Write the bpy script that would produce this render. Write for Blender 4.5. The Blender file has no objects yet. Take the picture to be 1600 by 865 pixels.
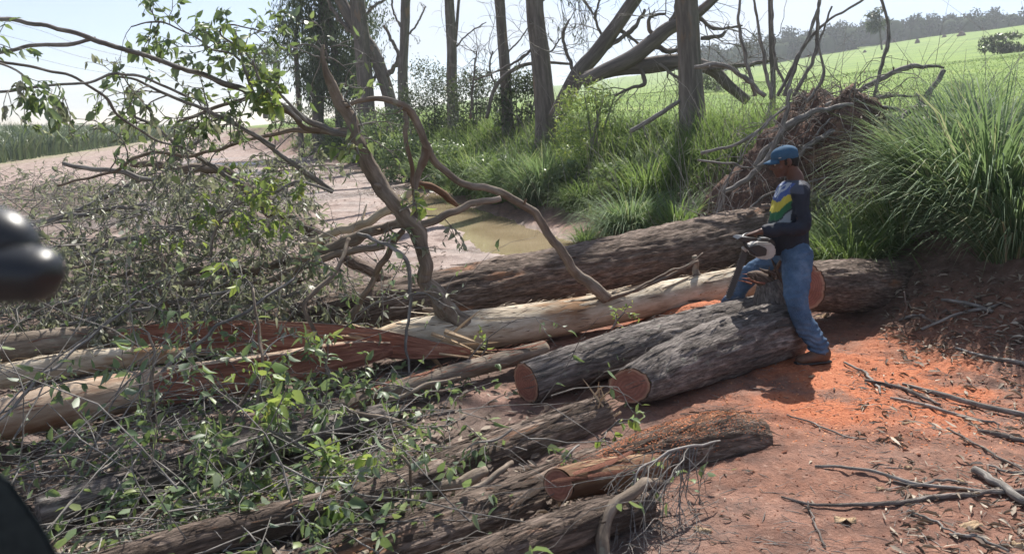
import bpy, bmesh, math, random
import numpy as np
from mathutils import Vector, Matrix

scene = bpy.context.scene
COL = scene.collection
R = math.radians

# ---------------------------------------------------------------- camera, sky, sun, exposure
CAMZ, PITCH, FPX = 1.83, R(10.7), 1250.0
cam_d = bpy.data.cameras.new("camera")
cam_d.sensor_width = 36.0
cam_d.lens = FPX / 1600.0 * 36.0
cam_d.clip_start = 0.05
cam_d.clip_end = 4000.0
cam_d.dof.use_dof = True
cam_d.dof.focus_distance = 7.0
cam_d.dof.aperture_fstop = 4.5
cam_o = bpy.data.objects.new("camera", cam_d)
cam_o.location = (0, 0, CAMZ)
cam_o.rotation_euler = (math.pi / 2 - PITCH, 0, 0)
COL.objects.link(cam_o)
scene.camera = cam_o

SUN_AZ, SUN_EL = R(14.0), R(51.0)
world = bpy.data.worlds.new("World")
scene.world = world
world.use_nodes = True
wt = world.node_tree
wt.nodes.clear()
w_out = wt.nodes.new("ShaderNodeOutputWorld")
w_bg = wt.nodes.new("ShaderNodeBackground")
w_sky = wt.nodes.new("ShaderNodeTexSky")
w_sky.sky_type = 'NISHITA'
w_sky.sun_disc = False
w_sky.sun_elevation = SUN_EL
w_sky.sun_rotation = SUN_AZ
w_sky.air_density = 0.8
w_sky.dust_density = 0.25
w_sky.ozone_density = 2.2
w_co = wt.nodes.new("ShaderNodeTexCoord")
w_map = wt.nodes.new("ShaderNodeMapping")
w_map.inputs['Scale'].default_value = (1.0, 1.0, 7.0)
w_n = wt.nodes.new("ShaderNodeTexNoise")
w_n.inputs['Scale'].default_value = 2.2
w_n.inputs['Detail'].default_value = 7.0
w_n.inputs['Roughness'].default_value = 0.55
w_r = wt.nodes.new("ShaderNodeValToRGB")
w_r.color_ramp.elements[0].position = 0.47
w_r.color_ramp.elements[0].color = (0, 0, 0, 1)
w_r.color_ramp.elements[1].position = 0.60
w_r.color_ramp.elements[1].color = (0.75, 0.75, 0.75, 1)
w_mix = wt.nodes.new("ShaderNodeMix")
w_mix.data_type = 'RGBA'
w_mix.inputs['B'].default_value = (5.0, 5.9, 6.4, 1)
L_ = wt.links.new
L_(w_co.outputs['Generated'], w_map.inputs['Vector'])
L_(w_map.outputs['Vector'], w_n.inputs['Vector'])
L_(w_n.outputs['Fac'], w_r.inputs['Fac'])
L_(w_r.outputs['Color'], w_mix.inputs['Factor'])
L_(w_sky.outputs['Color'], w_mix.inputs['A'])
w_tint = wt.nodes.new("ShaderNodeMix")
w_tint.data_type = 'RGBA'
w_tint.blend_type = 'MULTIPLY'
w_tint.inputs['Factor'].default_value = 1.0
w_tint.inputs['B'].default_value = (.95, .86, .86, 1)
L_(w_mix.outputs['Result'], w_tint.inputs['A'])
L_(w_tint.outputs['Result'], w_bg.inputs['Color'])
w_bg.inputs['Strength'].default_value = 0.075
L_(w_bg.outputs['Background'], w_out.inputs['Surface'])

sun_d = bpy.data.lights.new("sun", 'SUN')
sun_d.energy = 4.5
sun_d.angle = R(0.55)
sun_d.color = (1.0, 0.95, 0.87)
sun_o = bpy.data.objects.new("sun", sun_d)
sd = Vector((math.sin(SUN_AZ) * math.cos(SUN_EL), math.cos(SUN_AZ) * math.cos(SUN_EL), math.sin(SUN_EL)))
sun_o.rotation_euler = sd.to_track_quat('Z', 'Y').to_euler()
sun_o.location = (0, 0, 30)
COL.objects.link(sun_o)

scene.view_settings.view_transform = 'Standard'
scene.view_settings.look = 'None'
scene.view_settings.exposure = 1.12
scene.view_settings.gamma = 1.0
scene.render.engine = 'CYCLES'
scene.cycles.max_bounces = 6
scene.cycles.transparent_max_bounces = 4
scene.cycles.use_denoising = True

# ---------------------------------------------------------------- geometry helpers
def sstep(a, b, x):
    t = np.clip((np.asarray(x, float) - a) / (b - a), 0, 1)
    return t * t * (3 - 2 * t)

def _hash(ix, iy, iz, seed):
    h = (ix * 374761393 + iy * 668265263 + iz * 2147483647 + seed * 1274126177) & 0xFFFFFFFF
    h = ((h ^ (h >> 13)) * 1274126177) & 0xFFFFFFFF
    h = ((h ^ (h >> 16)) * 2246822519) & 0xFFFFFFFF
    return ((h ^ (h >> 15)) & 0xFFFFFF) / float(0xFFFFFF) * 2 - 1

def vnoise(p, seed=0):
    p = np.asarray(p, float)
    i = np.floor(p).astype(np.int64)
    f = p - i
    f = f * f * f * (f * (f * 6 - 15) + 10)
    out = 0
    for dx in (0, 1):
        wx = f[:, 0] if dx else 1 - f[:, 0]
        for dy in (0, 1):
            wy = f[:, 1] if dy else 1 - f[:, 1]
            for dz in (0, 1):
                wz = f[:, 2] if dz else 1 - f[:, 2]
                out = out + wx * wy * wz * _hash(i[:, 0] + dx, i[:, 1] + dy, i[:, 2] + dz, seed)
    return out

def fbm(p, octv=4, seed=0, gain=0.5):
    p = np.asarray(p, float)
    a, s, o = 1.0, 0.0, 0
    for k in range(octv):
        o = o + a * vnoise(p * (2.03 ** k) + 17.3 * k, seed + k)
        s += a
        a *= gain
    return o / s

def xyz(X, Y, k=1.0, z=0.0):
    return np.stack([X * k, Y * k, np.full_like(X, z)], 1)

def P(u, v, Y):
    """point of the scene seen at (u, v) of the 1600 px photograph, Y metres ahead"""
    x, y = (u - 800.0) / FPX, -(v - 432.5) / FPX
    c, s = math.cos(PITCH), math.sin(PITCH)
    d = np.array([x, y * s + c, y * c - s])
    return np.array([0, 0, CAMZ]) + d * (Y / d[1])

def tpar(X, Y):
    t = 0.951 * X + 0.309 * Y
    bend = 0.0045 * np.maximum(0, Y - 25.0) ** 2
    bend = np.minimum(bend, 9.0)
    return t + bend * sstep(-6, 2, t)

def ground_base(X, Y):
    X, Y = np.asarray(X, float), np.asarray(Y, float)
    t = tpar(X, Y)
    z = 1.55 * sstep(5.1, 8.4, t)
    f = np.maximum(0, t - 9.0)
    f = np.where(f > 230, 230 + (f - 230) * 0.25, f)
    z = z + f * 0.08 + f * f * 0.00024
    # wet hollow at the foot of the bank
    s = -0.309 * X + 0.951 * Y
    z = z - 0.13 * sstep(3.0, 4.0, t) * (1 - sstep(4.7, 5.3, t)) * sstep(10.3, 12.0, s) * (1 - sstep(20.0, 24.0, s))
    # loose soil thrown up between the logs
    z = z + 0.22 * np.exp(-(((X - 1.85) / 0.55) ** 2 + ((Y - 7.15) / 0.35) ** 2))
    return z

def ground_z(X, Y):
    X, Y = np.atleast_1d(np.asarray(X, float)), np.atleast_1d(np.asarray(Y, float))
    t = tpar(X, Y)
    D = np.hypot(X, Y)
    near = 1 - sstep(25, 60, D)
    mud = 0.4 + 0.6 * sstep(2.5, 4.5, t)
    n1 = fbm(xyz(X, Y, 0.55), 3, 3)
    n2 = fbm(xyz(X, Y, 2.6), 3, 11)
    n3 = np.abs(fbm(xyz(X, Y, 9.0), 3, 23))
    n4 = fbm(xyz(X, Y, 30.0), 2, 31)
    z = ground_base(X, Y) + near * (0.05 * n1 + 0.05 * n2 * mud + 0.045 * n3 * mud + 0.011 * n4)
    z = z + (1 - near) * 0.25 * fbm(xyz(X, Y, 0.03), 3, 5) * sstep(9, 30, t)
    # wheel ruts along the road
    for tc in (-1.2, 0.7, -4.5, -6.3):
        z = z - 0.05 * near * np.exp(-((t - tc) / 0.22) ** 2)
    return z

GRID = []
def gz(x, y):
    if not GRID: return float(ground_z(x, y)[0])
    ax, ay, Z = GRID
    x, y = min(max(float(x), ax[0]), ax[-1] - .01), min(max(float(y), ay[0]), ay[-1] - .01)
    i, j = int(np.searchsorted(ax, x, side='right')) - 1, int(np.searchsorted(ay, y, side='right')) - 1
    f, g = (x - ax[i]) / (ax[i + 1] - ax[i]), (y - ay[j]) / (ay[j + 1] - ay[j])
    return float((Z[j, i] * (1 - f) + Z[j, i + 1] * f) * (1 - g) + (Z[j + 1, i] * (1 - f) + Z[j + 1, i + 1] * f) * g)

_GY = np.geomspace(1.5, 700, 420)
def G(u, v):
    """ground point seen at (u, v)"""
    q = P(u, v, 1.0) - np.array([0, 0, CAMZ])
    gz_ = ground_base(q[0] * _GY, _GY)
    hit = CAMZ + q[2] * _GY < gz_
    if not hit.any(): return P(u, v, 700)
    k = int(np.argmax(hit))
    Y = _GY[k]
    if k:
        d0, d1 = CAMZ + q[2] * _GY[k - 1] - gz_[k - 1], CAMZ + q[2] * Y - gz_[k]
        Y = _GY[k - 1] + (Y - _GY[k - 1]) * d0 / (d0 - d1)
    return np.array([q[0] * Y, Y, gz(q[0] * Y, Y)])

def unit(a):
    a = np.asarray(a, float)
    n = np.linalg.norm(a, axis=-1, keepdims=True)
    return a / np.maximum(n, 1e-9)

def catmull(pts, n):
    pts = np.asarray(pts, float)
    if len(pts) == 2:
        return pts[0] + (pts[1] - pts[0]) * np.linspace(0, 1, n)[:, None]
    q = np.vstack([2 * pts[0] - pts[1], pts, 2 * pts[-1] - pts[-2]])
    L = np.r_[0, np.cumsum(np.linalg.norm(np.diff(pts[:, :3], axis=0), axis=1))]
    s = np.linspace(0, L[-1], n)
    k = np.clip(np.searchsorted(L, s, side='right') - 1, 0, len(pts) - 2)
    t = ((s - L[k]) / np.maximum(L[k + 1] - L[k], 1e-9))[:, None]
    p0, p1, p2, p3 = q[k], q[k + 1], q[k + 2], q[k + 3]
    return 0.5 * (2 * p1 + (p2 - p0) * t + (2 * p0 - 5 * p1 + 4 * p2 - p3) * t * t + (3 * p1 - p0 - 3 * p2 + p3) * t ** 3)

class Acc:
    """collects vertices and faces of one mesh object"""
    def __init__(s):
        s.v, s.q, s.t, s.co, s.rn, s.qm, s.tm, s.n = [], [], [], [], [], [], [], 0
    def add(s, v, quads=None, tris=None, co=None, rnd=0.0, qm=0, tm=0):
        v = np.asarray(v, float).reshape(-1, 3)
        s.v.append(v)
        s.co.append(v if co is None else np.asarray(co, float).reshape(-1, 3))
        r = np.asarray(rnd, float)
        s.rn.append(np.full(len(v), float(r)) if r.ndim == 0 else r.reshape(-1))
        for F, store, ms, m in ((quads, s.q, s.qm, qm), (tris, s.t, s.tm, tm)):
            if F is not None and len(F):
                F = np.asarray(F, np.int64)
                store.append(F + s.n)
                m = np.asarray(m)
                ms.append(np.full(len(F), int(m)) if m.ndim == 0 else m)
        s.n += len(v)
    def mesh(s, name, mats, smooth=True, off=None):
        me = bpy.data.meshes.new(name)
        v = np.concatenate(s.v)
        if off is not None:
            v = v - np.asarray(off, float)
        q = np.concatenate(s.q) if s.q else np.zeros((0, 4), np.int64)
        t = np.concatenate(s.t) if s.t else np.zeros((0, 3), np.int64)
        me.vertices.add(len(v))
        me.vertices.foreach_set("co", v.astype(np.float32).ravel())
        nl = q.size + t.size
        me.loops.add(nl)
        me.loops.foreach_set("vertex_index", np.r_[q.ravel(), t.ravel()].astype(np.int32))
        me.polygons.add(len(q) + len(t))
        ls = np.r_[np.arange(len(q)) * 4, q.size + np.arange(len(t)) * 3].astype(np.int32)
        me.polygons.foreach_set("loop_start", ls)
        mi = np.concatenate(s.qm + s.tm) if (s.qm or s.tm) else np.zeros(0)
        me.polygons.foreach_set("material_index", mi.astype(np.int32))
        me.polygons.foreach_set("use_smooth", np.full(len(q) + len(t), bool(smooth)))
        for m in (mats if isinstance(mats, (list, tuple)) else [mats]):
            me.materials.append(m)
        a = me.attributes.new("log_co", 'FLOAT_VECTOR', 'POINT')
        a.data.foreach_set("vector", np.concatenate(s.co).astype(np.float32).ravel())
        a = me.attributes.new("rnd", 'FLOAT', 'POINT')
        a.data.foreach_set("value", np.concatenate(s.rn).astype(np.float32))
        me.update(calc_edges=True)
        return me

def put(o, name, label=None, cat=None, group=None, kind=None, parent=None):
    COL.objects.link(o)
    if label: o['label'] = label
    if cat: o['category'] = cat
    if group: o['group'] = group
    if kind: o['kind'] = kind
    if parent is not None:
        o.parent = parent
        l = WLOC[parent.name]
        o.location = o.location - Vector(l)
        WLOC[o.name] = tuple(Vector(l) + o.location)
    else:
        WLOC[o.name] = tuple(o.location)
    return o

WLOC = {}

def build(acc, name, mats, parent=None, label=None, cat=None, group=None, kind=None, smooth=True):
    """link one mesh object, its origin at the foot of its own shape"""
    v = np.concatenate(acc.v)
    off = np.array([v[:, 0].mean(), v[:, 1].mean(), v[:, 2].min()])
    if parent is not None and kind == 'stuff':
        off = np.array(WLOC[parent.name])
    me = acc.mesh(name, mats, smooth, off)
    o = bpy.data.objects.new(name, me)
    o.location = Vector(off)
    return put(o, name, label, cat, group, kind, parent)

def thing(name, loc, label, cat, group=None):
    o = bpy.data.objects.new(name, None)
    o.empty_display_size = 0.1
    o.location = Vector(loc)
    return put(o, name, label, cat, group)

def inst(name, me, M, parent, label=None):
    """a part that shares its mesh; M is its world matrix without the parent's offset"""
    o = bpy.data.objects.new(name, me)
    l = Vector(WLOC[parent.name])
    o.matrix_basis = Matrix.Translation(-l) @ M
    o.parent = parent
    COL.objects.link(o)
    WLOC[o.name] = tuple(M.translation)
    return o

def frames(p):
    T = np.gradient(p, axis=0)
    T = unit(T)
    a = np.array([0, 0, 1.0]) if abs(T[0][2]) < 0.9 else np.array([1.0, 0, 0])
    N = np.zeros_like(p)
    n = unit(np.cross(np.cross(T[0], a), T[0]))
    for i in range(len(p)):
        n = n - T[i] * np.dot(n, T[i])
        n = n / max(np.linalg.norm(n), 1e-9)
        N[i] = n
    return T, N, np.cross(T, N)

def tube(acc, pts, rad, sides=10, seg=None, rnd=0.0, disp=None, m=0, cap=(1, 1), seed=0, smoothpath=True, split=None, sm=1):
    """tapered tube along a path; disp(co) gives a relative relief; split=(dir, h, rough) planes one side down to riven wood"""
    pts = np.asarray(pts, float)
    rad = np.broadcast_to(np.asarray(rad, float), (len(pts),)).astype(float)
    n = seg or max(4, len(pts) * 4)
    pr = catmull(np.c_[pts, rad], n) if smoothpath else np.c_[pts, rad]
    p, r = pr[:, :3], np.maximum(pr[:, 3], 1e-4)
    n = len(p)
    T, N, B = frames(p)
    s = np.r_[0, np.cumsum(np.linalg.norm(np.diff(p, axis=0), axis=1))]
    th = np.linspace(0, 2 * math.pi, sides, endpoint=False)
    c, sn = np.cos(th), np.sin(th)
    rm = float(r.mean())
    co = np.stack([np.outer(r, c), np.outer(r, sn), np.repeat(s[:, None], sides, 1)], 2) + np.array([seed * 3.7, seed * 1.9, seed * 5.3])
    o = (N[:, None, :] * c[None, :, None] + B[:, None, :] * sn[None, :, None])
    k = np.ones((n, sides))
    if disp is not None:
        k = k + disp(co.reshape(-1, 3), rm).reshape(n, sides)
    o = o * (r[:, None] * k)[:, :, None]
    flat = np.zeros((n, sides), bool)
    if split is not None:
        d, h, rough = split
        d = unit(np.asarray(d, float))
        dot = o @ d
        hh = ((h(np.linspace(0, 1, n)) if callable(h) else h) * r)[:, None]
        fib = fbm((co * np.array([9 / rm * .35, 9 / rm * .35, 1.1])).reshape(-1, 3), 4, 71 + int(seed)).reshape(n, sides)
        hh = hh + rough * r[:, None] * fib
        flat = dot > hh
        o = o - np.where(flat, dot - hh, 0)[:, :, None] * d
    v = p[:, None, :] + o
    i = np.arange(n - 1)[:, None] * sides
    j = np.arange(sides)
    j2 = (j + 1) % sides
    q = np.stack([i + j, i + j2, i + sides + j2, i + sides + j], 2).reshape(-1, 4)
    qm = np.full((n - 1, sides), m)
    if split is not None:
        ff = flat[:-1] & flat[1:] & flat[:-1][:, j2] & flat[1:][:, j2]
        qm = np.where(ff, sm, m)
    vv, cc = [v.reshape(-1, 3)], [co.reshape(-1, 3)]
    tri, tm = [], []
    base = n * sides
    for e, (end, sgn) in enumerate(((0, -1), (n - 1, 1))):
        if cap[e]:
            vv.append((v[end].mean(0) + T[end] * sgn * 0.15 * r[end])[None])
            cc.append(co[end].mean(0)[None])
            a = end * sides
            f = np.stack([a + j2, a + j, np.full(sides, base)], 1) if end == 0 else np.stack([a + j, a + j2, np.full(sides, base)], 1)
            tri.append(f)
            base += 1
    acc.add(np.concatenate(vv), q, np.concatenate(tri) if tri else None, co=np.concatenate(cc), rnd=rnd, qm=qm.reshape(-1), tm=m)
    return p, r, T, N, B

# ---- many thin twigs at once
class Twigs:
    def __init__(s): s.p, s.r, s.rn = [], [], []
    def add(s, pts, rad, rnd=0.0):
        s.p.append(pts); s.r.append(rad); s.rn.append(rnd)
    def into(s, acc, sides=5, m=0):
        if not s.p: return
        Ks = {}
        for k, p in enumerate(s.p):
            Ks.setdefault(len(p), []).append(k)
        for K, ids in Ks.items():
            p = np.array([s.p[k] for k in ids]); r = np.array([s.r[k] for k in ids]); rn = np.array([s.rn[k] for k in ids])
            M = len(ids)
            T = unit(np.gradient(p, axis=1))
            ref = np.where(np.abs(T[:, :1, 2:3]) < 0.8, np.array([0, 0, 1.0]), np.array([1.0, 0, 0]))
            N = unit(np.cross(np.broadcast_to(ref, T.shape), T))
            B = np.cross(T, N)
            th = np.linspace(0, 2 * math.pi, sides, endpoint=False)
            v = p[:, :, None, :] + r[:, :, None, None] * (N[:, :, None, :] * np.cos(th)[:, None] + B[:, :, None, :] * np.sin(th)[:, None])
            idx = np.arange(M * K * sides).reshape(M, K, sides)
            q = np.stack([idx[:, :-1], np.roll(idx, -1, 2)[:, :-1], np.roll(idx, -1, 2)[:, 1:], idx[:, 1:]], -1).reshape(-1, 4)
            sl = np.r_[0, 1]
            s_ = np.concatenate([np.zeros((M, 1)), np.cumsum(np.linalg.norm(np.diff(p, axis=1), axis=2), 1)], 1)
            co = np.stack(np.broadcast_arrays(r[:, :, None] * np.cos(th) + rn[:, None, None] * 9, r[:, :, None] * np.sin(th), s_[:, :, None]), -1)
            acc.add(v, q, co=co, rnd=np.repeat(rn, K * sides), qm=m)

LEAF_V = np.array([(0, 0, 0), (.28, .5, .07), (.28, 0, 0), (.28, -.5, .07), (.66, .36, .02), (.66, 0, -.05), (.66, -.36, .02), (1, 0, -.16)], float)
LEAF_Q = np.array([(2, 5, 4, 1), (2, 3, 6, 5)])
LEAF_T = np.array([(0, 2, 1), (0, 3, 2), (5, 7, 4), (5, 6, 7)])
DIA_V = np.array([(0, 0, 0), (.42, .5, .05), (1, 0, -.08), (.42, -.5, .05)], float)
DIA_Q = np.array([(0, 3, 2, 1)])

class Leaves:
    def __init__(s): s.p, s.d, s.n, s.l, s.w, s.rn = [], [], [], [], [], []
    def add(s, p, d, n, l, w, rn):
        s.p.append(p); s.d.append(d); s.n.append(n); s.l.append(l); s.w.append(w); s.rn.append(rn)
    def bulk(s, p, d, n, l, w, rn):
        s.p.extend(p); s.d.extend(d); s.n.extend(n); s.l.extend(l); s.w.extend(w); s.rn.extend(rn)
    def arrays(s, sel=None):
        A = [np.array(x, float) for x in (s.p, s.d, s.n, s.l, s.w, s.rn)]
        return A if sel is None else [a[sel] for a in A]
    def into(s, acc, simple=False, sel=None, m=0):
        if not s.p: return
        p, d, n, l, w, rn = s.arrays(sel)
        if not len(p): return
        d = unit(d); y = unit(np.cross(n, d)); z = np.cross(d, y)
        Vt, Q, T = (DIA_V, DIA_Q, None) if simple else (LEAF_V, LEAF_Q, LEAF_T)
        cu = 1.0 + 1.3 * np.sin(np.arange(len(p)) * 2.399 + rn * 40)
        v = p[:, None] + d[:, None] * (Vt[:, 0] * l[:, None])[:, :, None] + y[:, None] * (Vt[:, 1] * w[:, None])[:, :, None] + z[:, None] * (Vt[:, 2] * (l * cu)[:, None])[:, :, None]
        k = np.arange(len(p))[:, None, None] * len(Vt)
        co = np.broadcast_to(Vt, (len(p),) + Vt.shape)
        acc.add(v, (Q + k).reshape(-1, 4), None if T is None else (T + k).reshape(-1, 3), co=co, rnd=np.repeat(rn, len(Vt)), qm=m, tm=m)

def rand_unit(rng):
    v = rng.normal(size=3)
    return v / np.linalg.norm(v)

def _ru(x, y, z):
    n = math.sqrt(x * x + y * y + z * z) or 1e-9
    return (x / n, y / n, z / n)

def _perp(ax, g):
    b = _ru(g(0, 1), g(0, 1), g(0, 1))
    return _ru(ax[1] * b[2] - ax[2] * b[1], ax[2] * b[0] - ax[0] * b[2], ax[0] * b[1] - ax[1] * b[0])

_RND = random.Random(12345)
def grow(p, d, L, r, level, rng, tw, lv, leaf=(.075, .034), nl=7, droop=.25, nch=4, wig=.22, lo=0.0, rn0=0.0, rn1=1.0, floor=None):
    """a forking twig with leaves on its last order"""
    K = 6
    g, U = _RND.gauss, _RND.uniform
    x, y, z = (float(c) for c in p)
    d = _ru(*(float(c) for c in d))
    pts = [(x, y, z)]
    st = L / (K - 1)
    for k in range(K - 1):
        d = _ru(d[0] + g(0, wig), d[1] + g(0, wig), d[2] + g(0, wig) - droop * .35)
        x, y, z = x + d[0] * st, y + d[1] * st, z + d[2] * st
        if floor is not None and z < floor: z = floor + U(0, .03)
        pts.append((x, y, z))
    tw.add(pts, [r * (1 - .11 * k) for k in range(K)], U(0, 1))
    def along(t):
        k = min(int(t * (K - 1)), K - 2)
        f = t * (K - 1) - k
        a, b = pts[k], pts[k + 1]
        return (a[0] + (b[0] - a[0]) * f, a[1] + (b[1] - a[1]) * f, a[2] + (b[2] - a[2]) * f), _ru(b[0] - a[0], b[1] - a[1], b[2] - a[2])
    if level > 0:
        for j in range(nch):
            q, ax = along(U(.25, 1) if j else 1.0)
            e, m = _perp(ax, g), U(.5, 1.1)
            grow(q, (ax[0] + e[0] * m, ax[1] + e[1] * m, ax[2] + e[2] * m), L * U(.42, .68), r * .6, level - 1, rng, tw, lv, leaf, nl, droop, nch, wig, lo, rn0, rn1, floor)
    if level == 0 or lo:
        for j in range(nl if level == 0 else int(nl * lo)):
            q, ax = along(U(.15, 1))
            e = _perp(ax, g)
            l = leaf[0] * U(.4, 1.3)
            lv.add(q, (ax[0] * .5 + e[0], ax[1] * .5 + e[1], ax[2] * .5 + e[2] - droop * 1.6), (g(0, .6), g(0, .6), g(0, .6) + .7), l, leaf[1] * U(.45, 1.25) * l / leaf[0], U(rn0, rn1))

# ---------------------------------------------------------------- materials
class NT:
    def __init__(s, name):
        s.m = bpy.data.materials.new(name)
        s.m.use_nodes = True
        s.t = s.m.node_tree
        s.t.nodes.clear()
        s.out = s.t.nodes.new("ShaderNodeOutputMaterial")
    def n(s, typ, **kw):
        x = s.t.nodes.new("ShaderNode" + typ)
        for k, v in kw.items():
            if k in x.inputs.keys(): s.i(x, k, v)
            else: setattr(x, k, v)
        return x
    def i(s, node, key, v):
        if hasattr(v, 'links'): s.t.links.new(v, node.inputs[key])
        else: node.inputs[key].default_value = v
    def attr(s, name): return s.n("Attribute", attribute_name=name)
    def noise(s, vec, scale, detail=4, rough=.55, sc=None, dist=0):
        if sc is not None:
            mp = s.n("Mapping"); s.i(mp, 'Vector', vec); mp.inputs['Scale'].default_value = sc; vec = mp.outputs[0]
        x = s.n("TexNoise"); s.i(x, 'Vector', vec)
        x.inputs['Scale'].default_value = scale; x.inputs['Detail'].default_value = detail; x.inputs['Roughness'].default_value = rough
        x.inputs['Distortion'].default_value = dist
        return x.outputs['Fac']
    def ramp(s, fac, stops):
        x = s.n("ValToRGB"); s.i(x, 'Fac', fac)
        e = x.color_ramp.elements
        while len(e) < len(stops): e.new(.5)
        for k, (pos, c) in enumerate(stops):
            e[k].position = pos
            e[k].color = (c, c, c, 1) if not hasattr(c, '__len__') else tuple(c) + (1,)
        return x.outputs['Color']
    def mix(s, f, a, b, mode='MIX'):
        x = s.n("Mix"); x.data_type = 'RGBA'; x.blend_type = mode
        for k, v in (('Factor', f), ('A', a), ('B', b)):
            if hasattr(v, 'links'): s.t.links.new(v, x.inputs[k])
            elif k == 'Factor': x.inputs[k].default_value = v
            else: x.inputs[k].default_value = tuple(v) + (1,)
        return x.outputs['Result']
    def math(s, op, a, b=0.0):
        x = s.n("Math"); x.operation = op
        for k, v in ((0, a), (1, b)):
            if hasattr(v, 'links'): s.t.links.new(v, x.inputs[k])
            else: x.inputs[k].default_value = v
        return x.outputs[0]
    def bump(s, h, st=.5, d=.01, nrm=None):
        x = s.n("Bump"); s.i(x, 'Height', h); x.inputs['Strength'].default_value = st; x.inputs['Distance'].default_value = d
        if nrm is not None: s.i(x, 'Normal', nrm)
        return x.outputs[0]
    def bsdf(s, color, rough=.8, bump=None, spec=.3, **kw):
        x = s.n("BsdfPrincipled")
        if hasattr(color, 'links'): s.i(x, 'Base Color', color)
        else: x.inputs['Base Color'].default_value = tuple(color) + (1,)
        s.i(x, 'Roughness', rough)
        x.inputs['Specular IOR Level'].default_value = spec
        if bump is not None: s.i(x, 'Normal', bump)
        for k, v in kw.items(): s.i(x, k, v)
        s.t.links.new(x.outputs[0], s.out.inputs['Surface'])
        return x
    def done(s): return s.m

def bark_mat(name, stops, patch=None, fibre=(1, 1, .17), scale=58, bump=1.0, lich=0.0):
    k = NT(name); co = k.attr("log_co").outputs['Vector']
    f = k.noise(co, scale, 6, .65, sc=fibre)
    g = k.noise(co, 5, 4, .6, sc=(1, 1, .35))
    cr = k.noise(co, scale * .42, 5, .7, sc=(fibre[0], fibre[1], fibre[2] * .8), dist=.6)
    mixv = k.math('ADD', k.math('MULTIPLY', f, .48), k.math('MULTIPLY', cr, .36))
    col = k.ramp(k.math('ADD', mixv, k.math('MULTIPLY', g, .18)), stops)
    if patch:
        col = k.mix(k.ramp(k.noise(co, 3.1, 4, .6, sc=(1, 1, .3)), [(patch[1], 0.0), (patch[1] + .09, 1.0)]), col, patch[0])
    if lich:
        col = k.mix(k.ramp(k.noise(co, 14, 3), [(.62, 0.0), (.7, lich)]), col, (.33, .36, .28))
    r = k.attr("rnd").outputs['Fac']
    h = k.math('ADD', k.math('ADD', f, cr), k.math('MULTIPLY', k.noise(co, scale * 3, 3, .7, sc=fibre), .4))
    k.bsdf(col, .9, k.bump(h, bump, .02), .15)
    return k.done()

M = {}
M['bark_dark'] = bark_mat('stringy_dark_bark', [(.38, (0.035, 0.028, 0.024)), (.52, (0.167, 0.127, 0.104)), (.68, (0.427, 0.341, 0.286))], ((0.318, 0.167, 0.098), .60))
M['bark_grey'] = bark_mat('stringy_grey_bark', [(.38, (0.039, 0.035, 0.033)), (.52, (0.173, 0.150, 0.138)), (.68, (0.435, 0.390, 0.360))], lich=.3)
M['bark_pale'] = bark_mat('smooth_pale_bark', [(.36, (.20, .155, .115)), (.5, (.45, .38, .29)), (.62, (.62, .56, .46))], ((.27, .165, .095), .55), fibre=(1, 1, .25), scale=16, bump=.3)
M['bark_tan'] = bark_mat('peeled_tan_bark', [(.38, (.085, .050, .033)), (.5, (.22, .135, .082)), (.62, (.42, .30, .19))], ((.11, .062, .04), .50), fibre=(1, 1, .25), scale=18, bump=.4)
M['bark_pink'] = bark_mat('peeled_pinkish_bark', [(.36, (.22, .145, .10)), (.5, (.39, .29, .215)), (.62, (.54, .44, .345))], ((.24, .13, .08), .57), fibre=(1, 1, .2), scale=20, bump=.4)
M['bark_limb'] = bark_mat('limb_bark', [(.36, (.075, .058, .046)), (.5, (.18, .145, .115)), (.66, (.34, .285, .235))], ((.13, .085, .058), .57), fibre=(1, 1, .2), scale=26, bump=.5, lich=.35)
M['bark_stand'] = bark_mat('standing_tree_bark', [(.33, (0.063, 0.055, 0.051)), (.5, (0.132, 0.115, 0.106)), (.66, (0.230, 0.205, 0.190))], ((0.196, 0.138, 0.103), .60), fibre=(1, 1, .12), scale=14, bump=.5)
M['twig'] = bark_mat('twig_bark', [(.36, (0.073, 0.065, 0.060)), (.5, (0.175, 0.163, 0.150)), (.64, (0.388, 0.362, 0.338))], scale=60, bump=.3)
M['twig_grey'] = bark_mat('bleached_twig', [(.36, (.16, .145, .135)), (.5, (.27, .25, .235)), (.64, (.36, .34, .32))], scale=60, bump=.3)
M['riven'] = bark_mat('riven_red_wood', [(.34, (0.127, 0.051, 0.038)), (.48, (0.287, 0.122, 0.085)), (.58, (0.439, 0.212, 0.144)), (.70, (0.800, 0.575, 0.389))], fibre=(1, 1, .035), scale=60, bump=.8)
M['riven_pale'] = bark_mat('riven_pale_wood', [(.34, (.30, .19, .11)), (.5, (.50, .36, .23)), (.66, (.64, .51, .36))], fibre=(1, 1, .035), scale=60, bump=.7)

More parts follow.
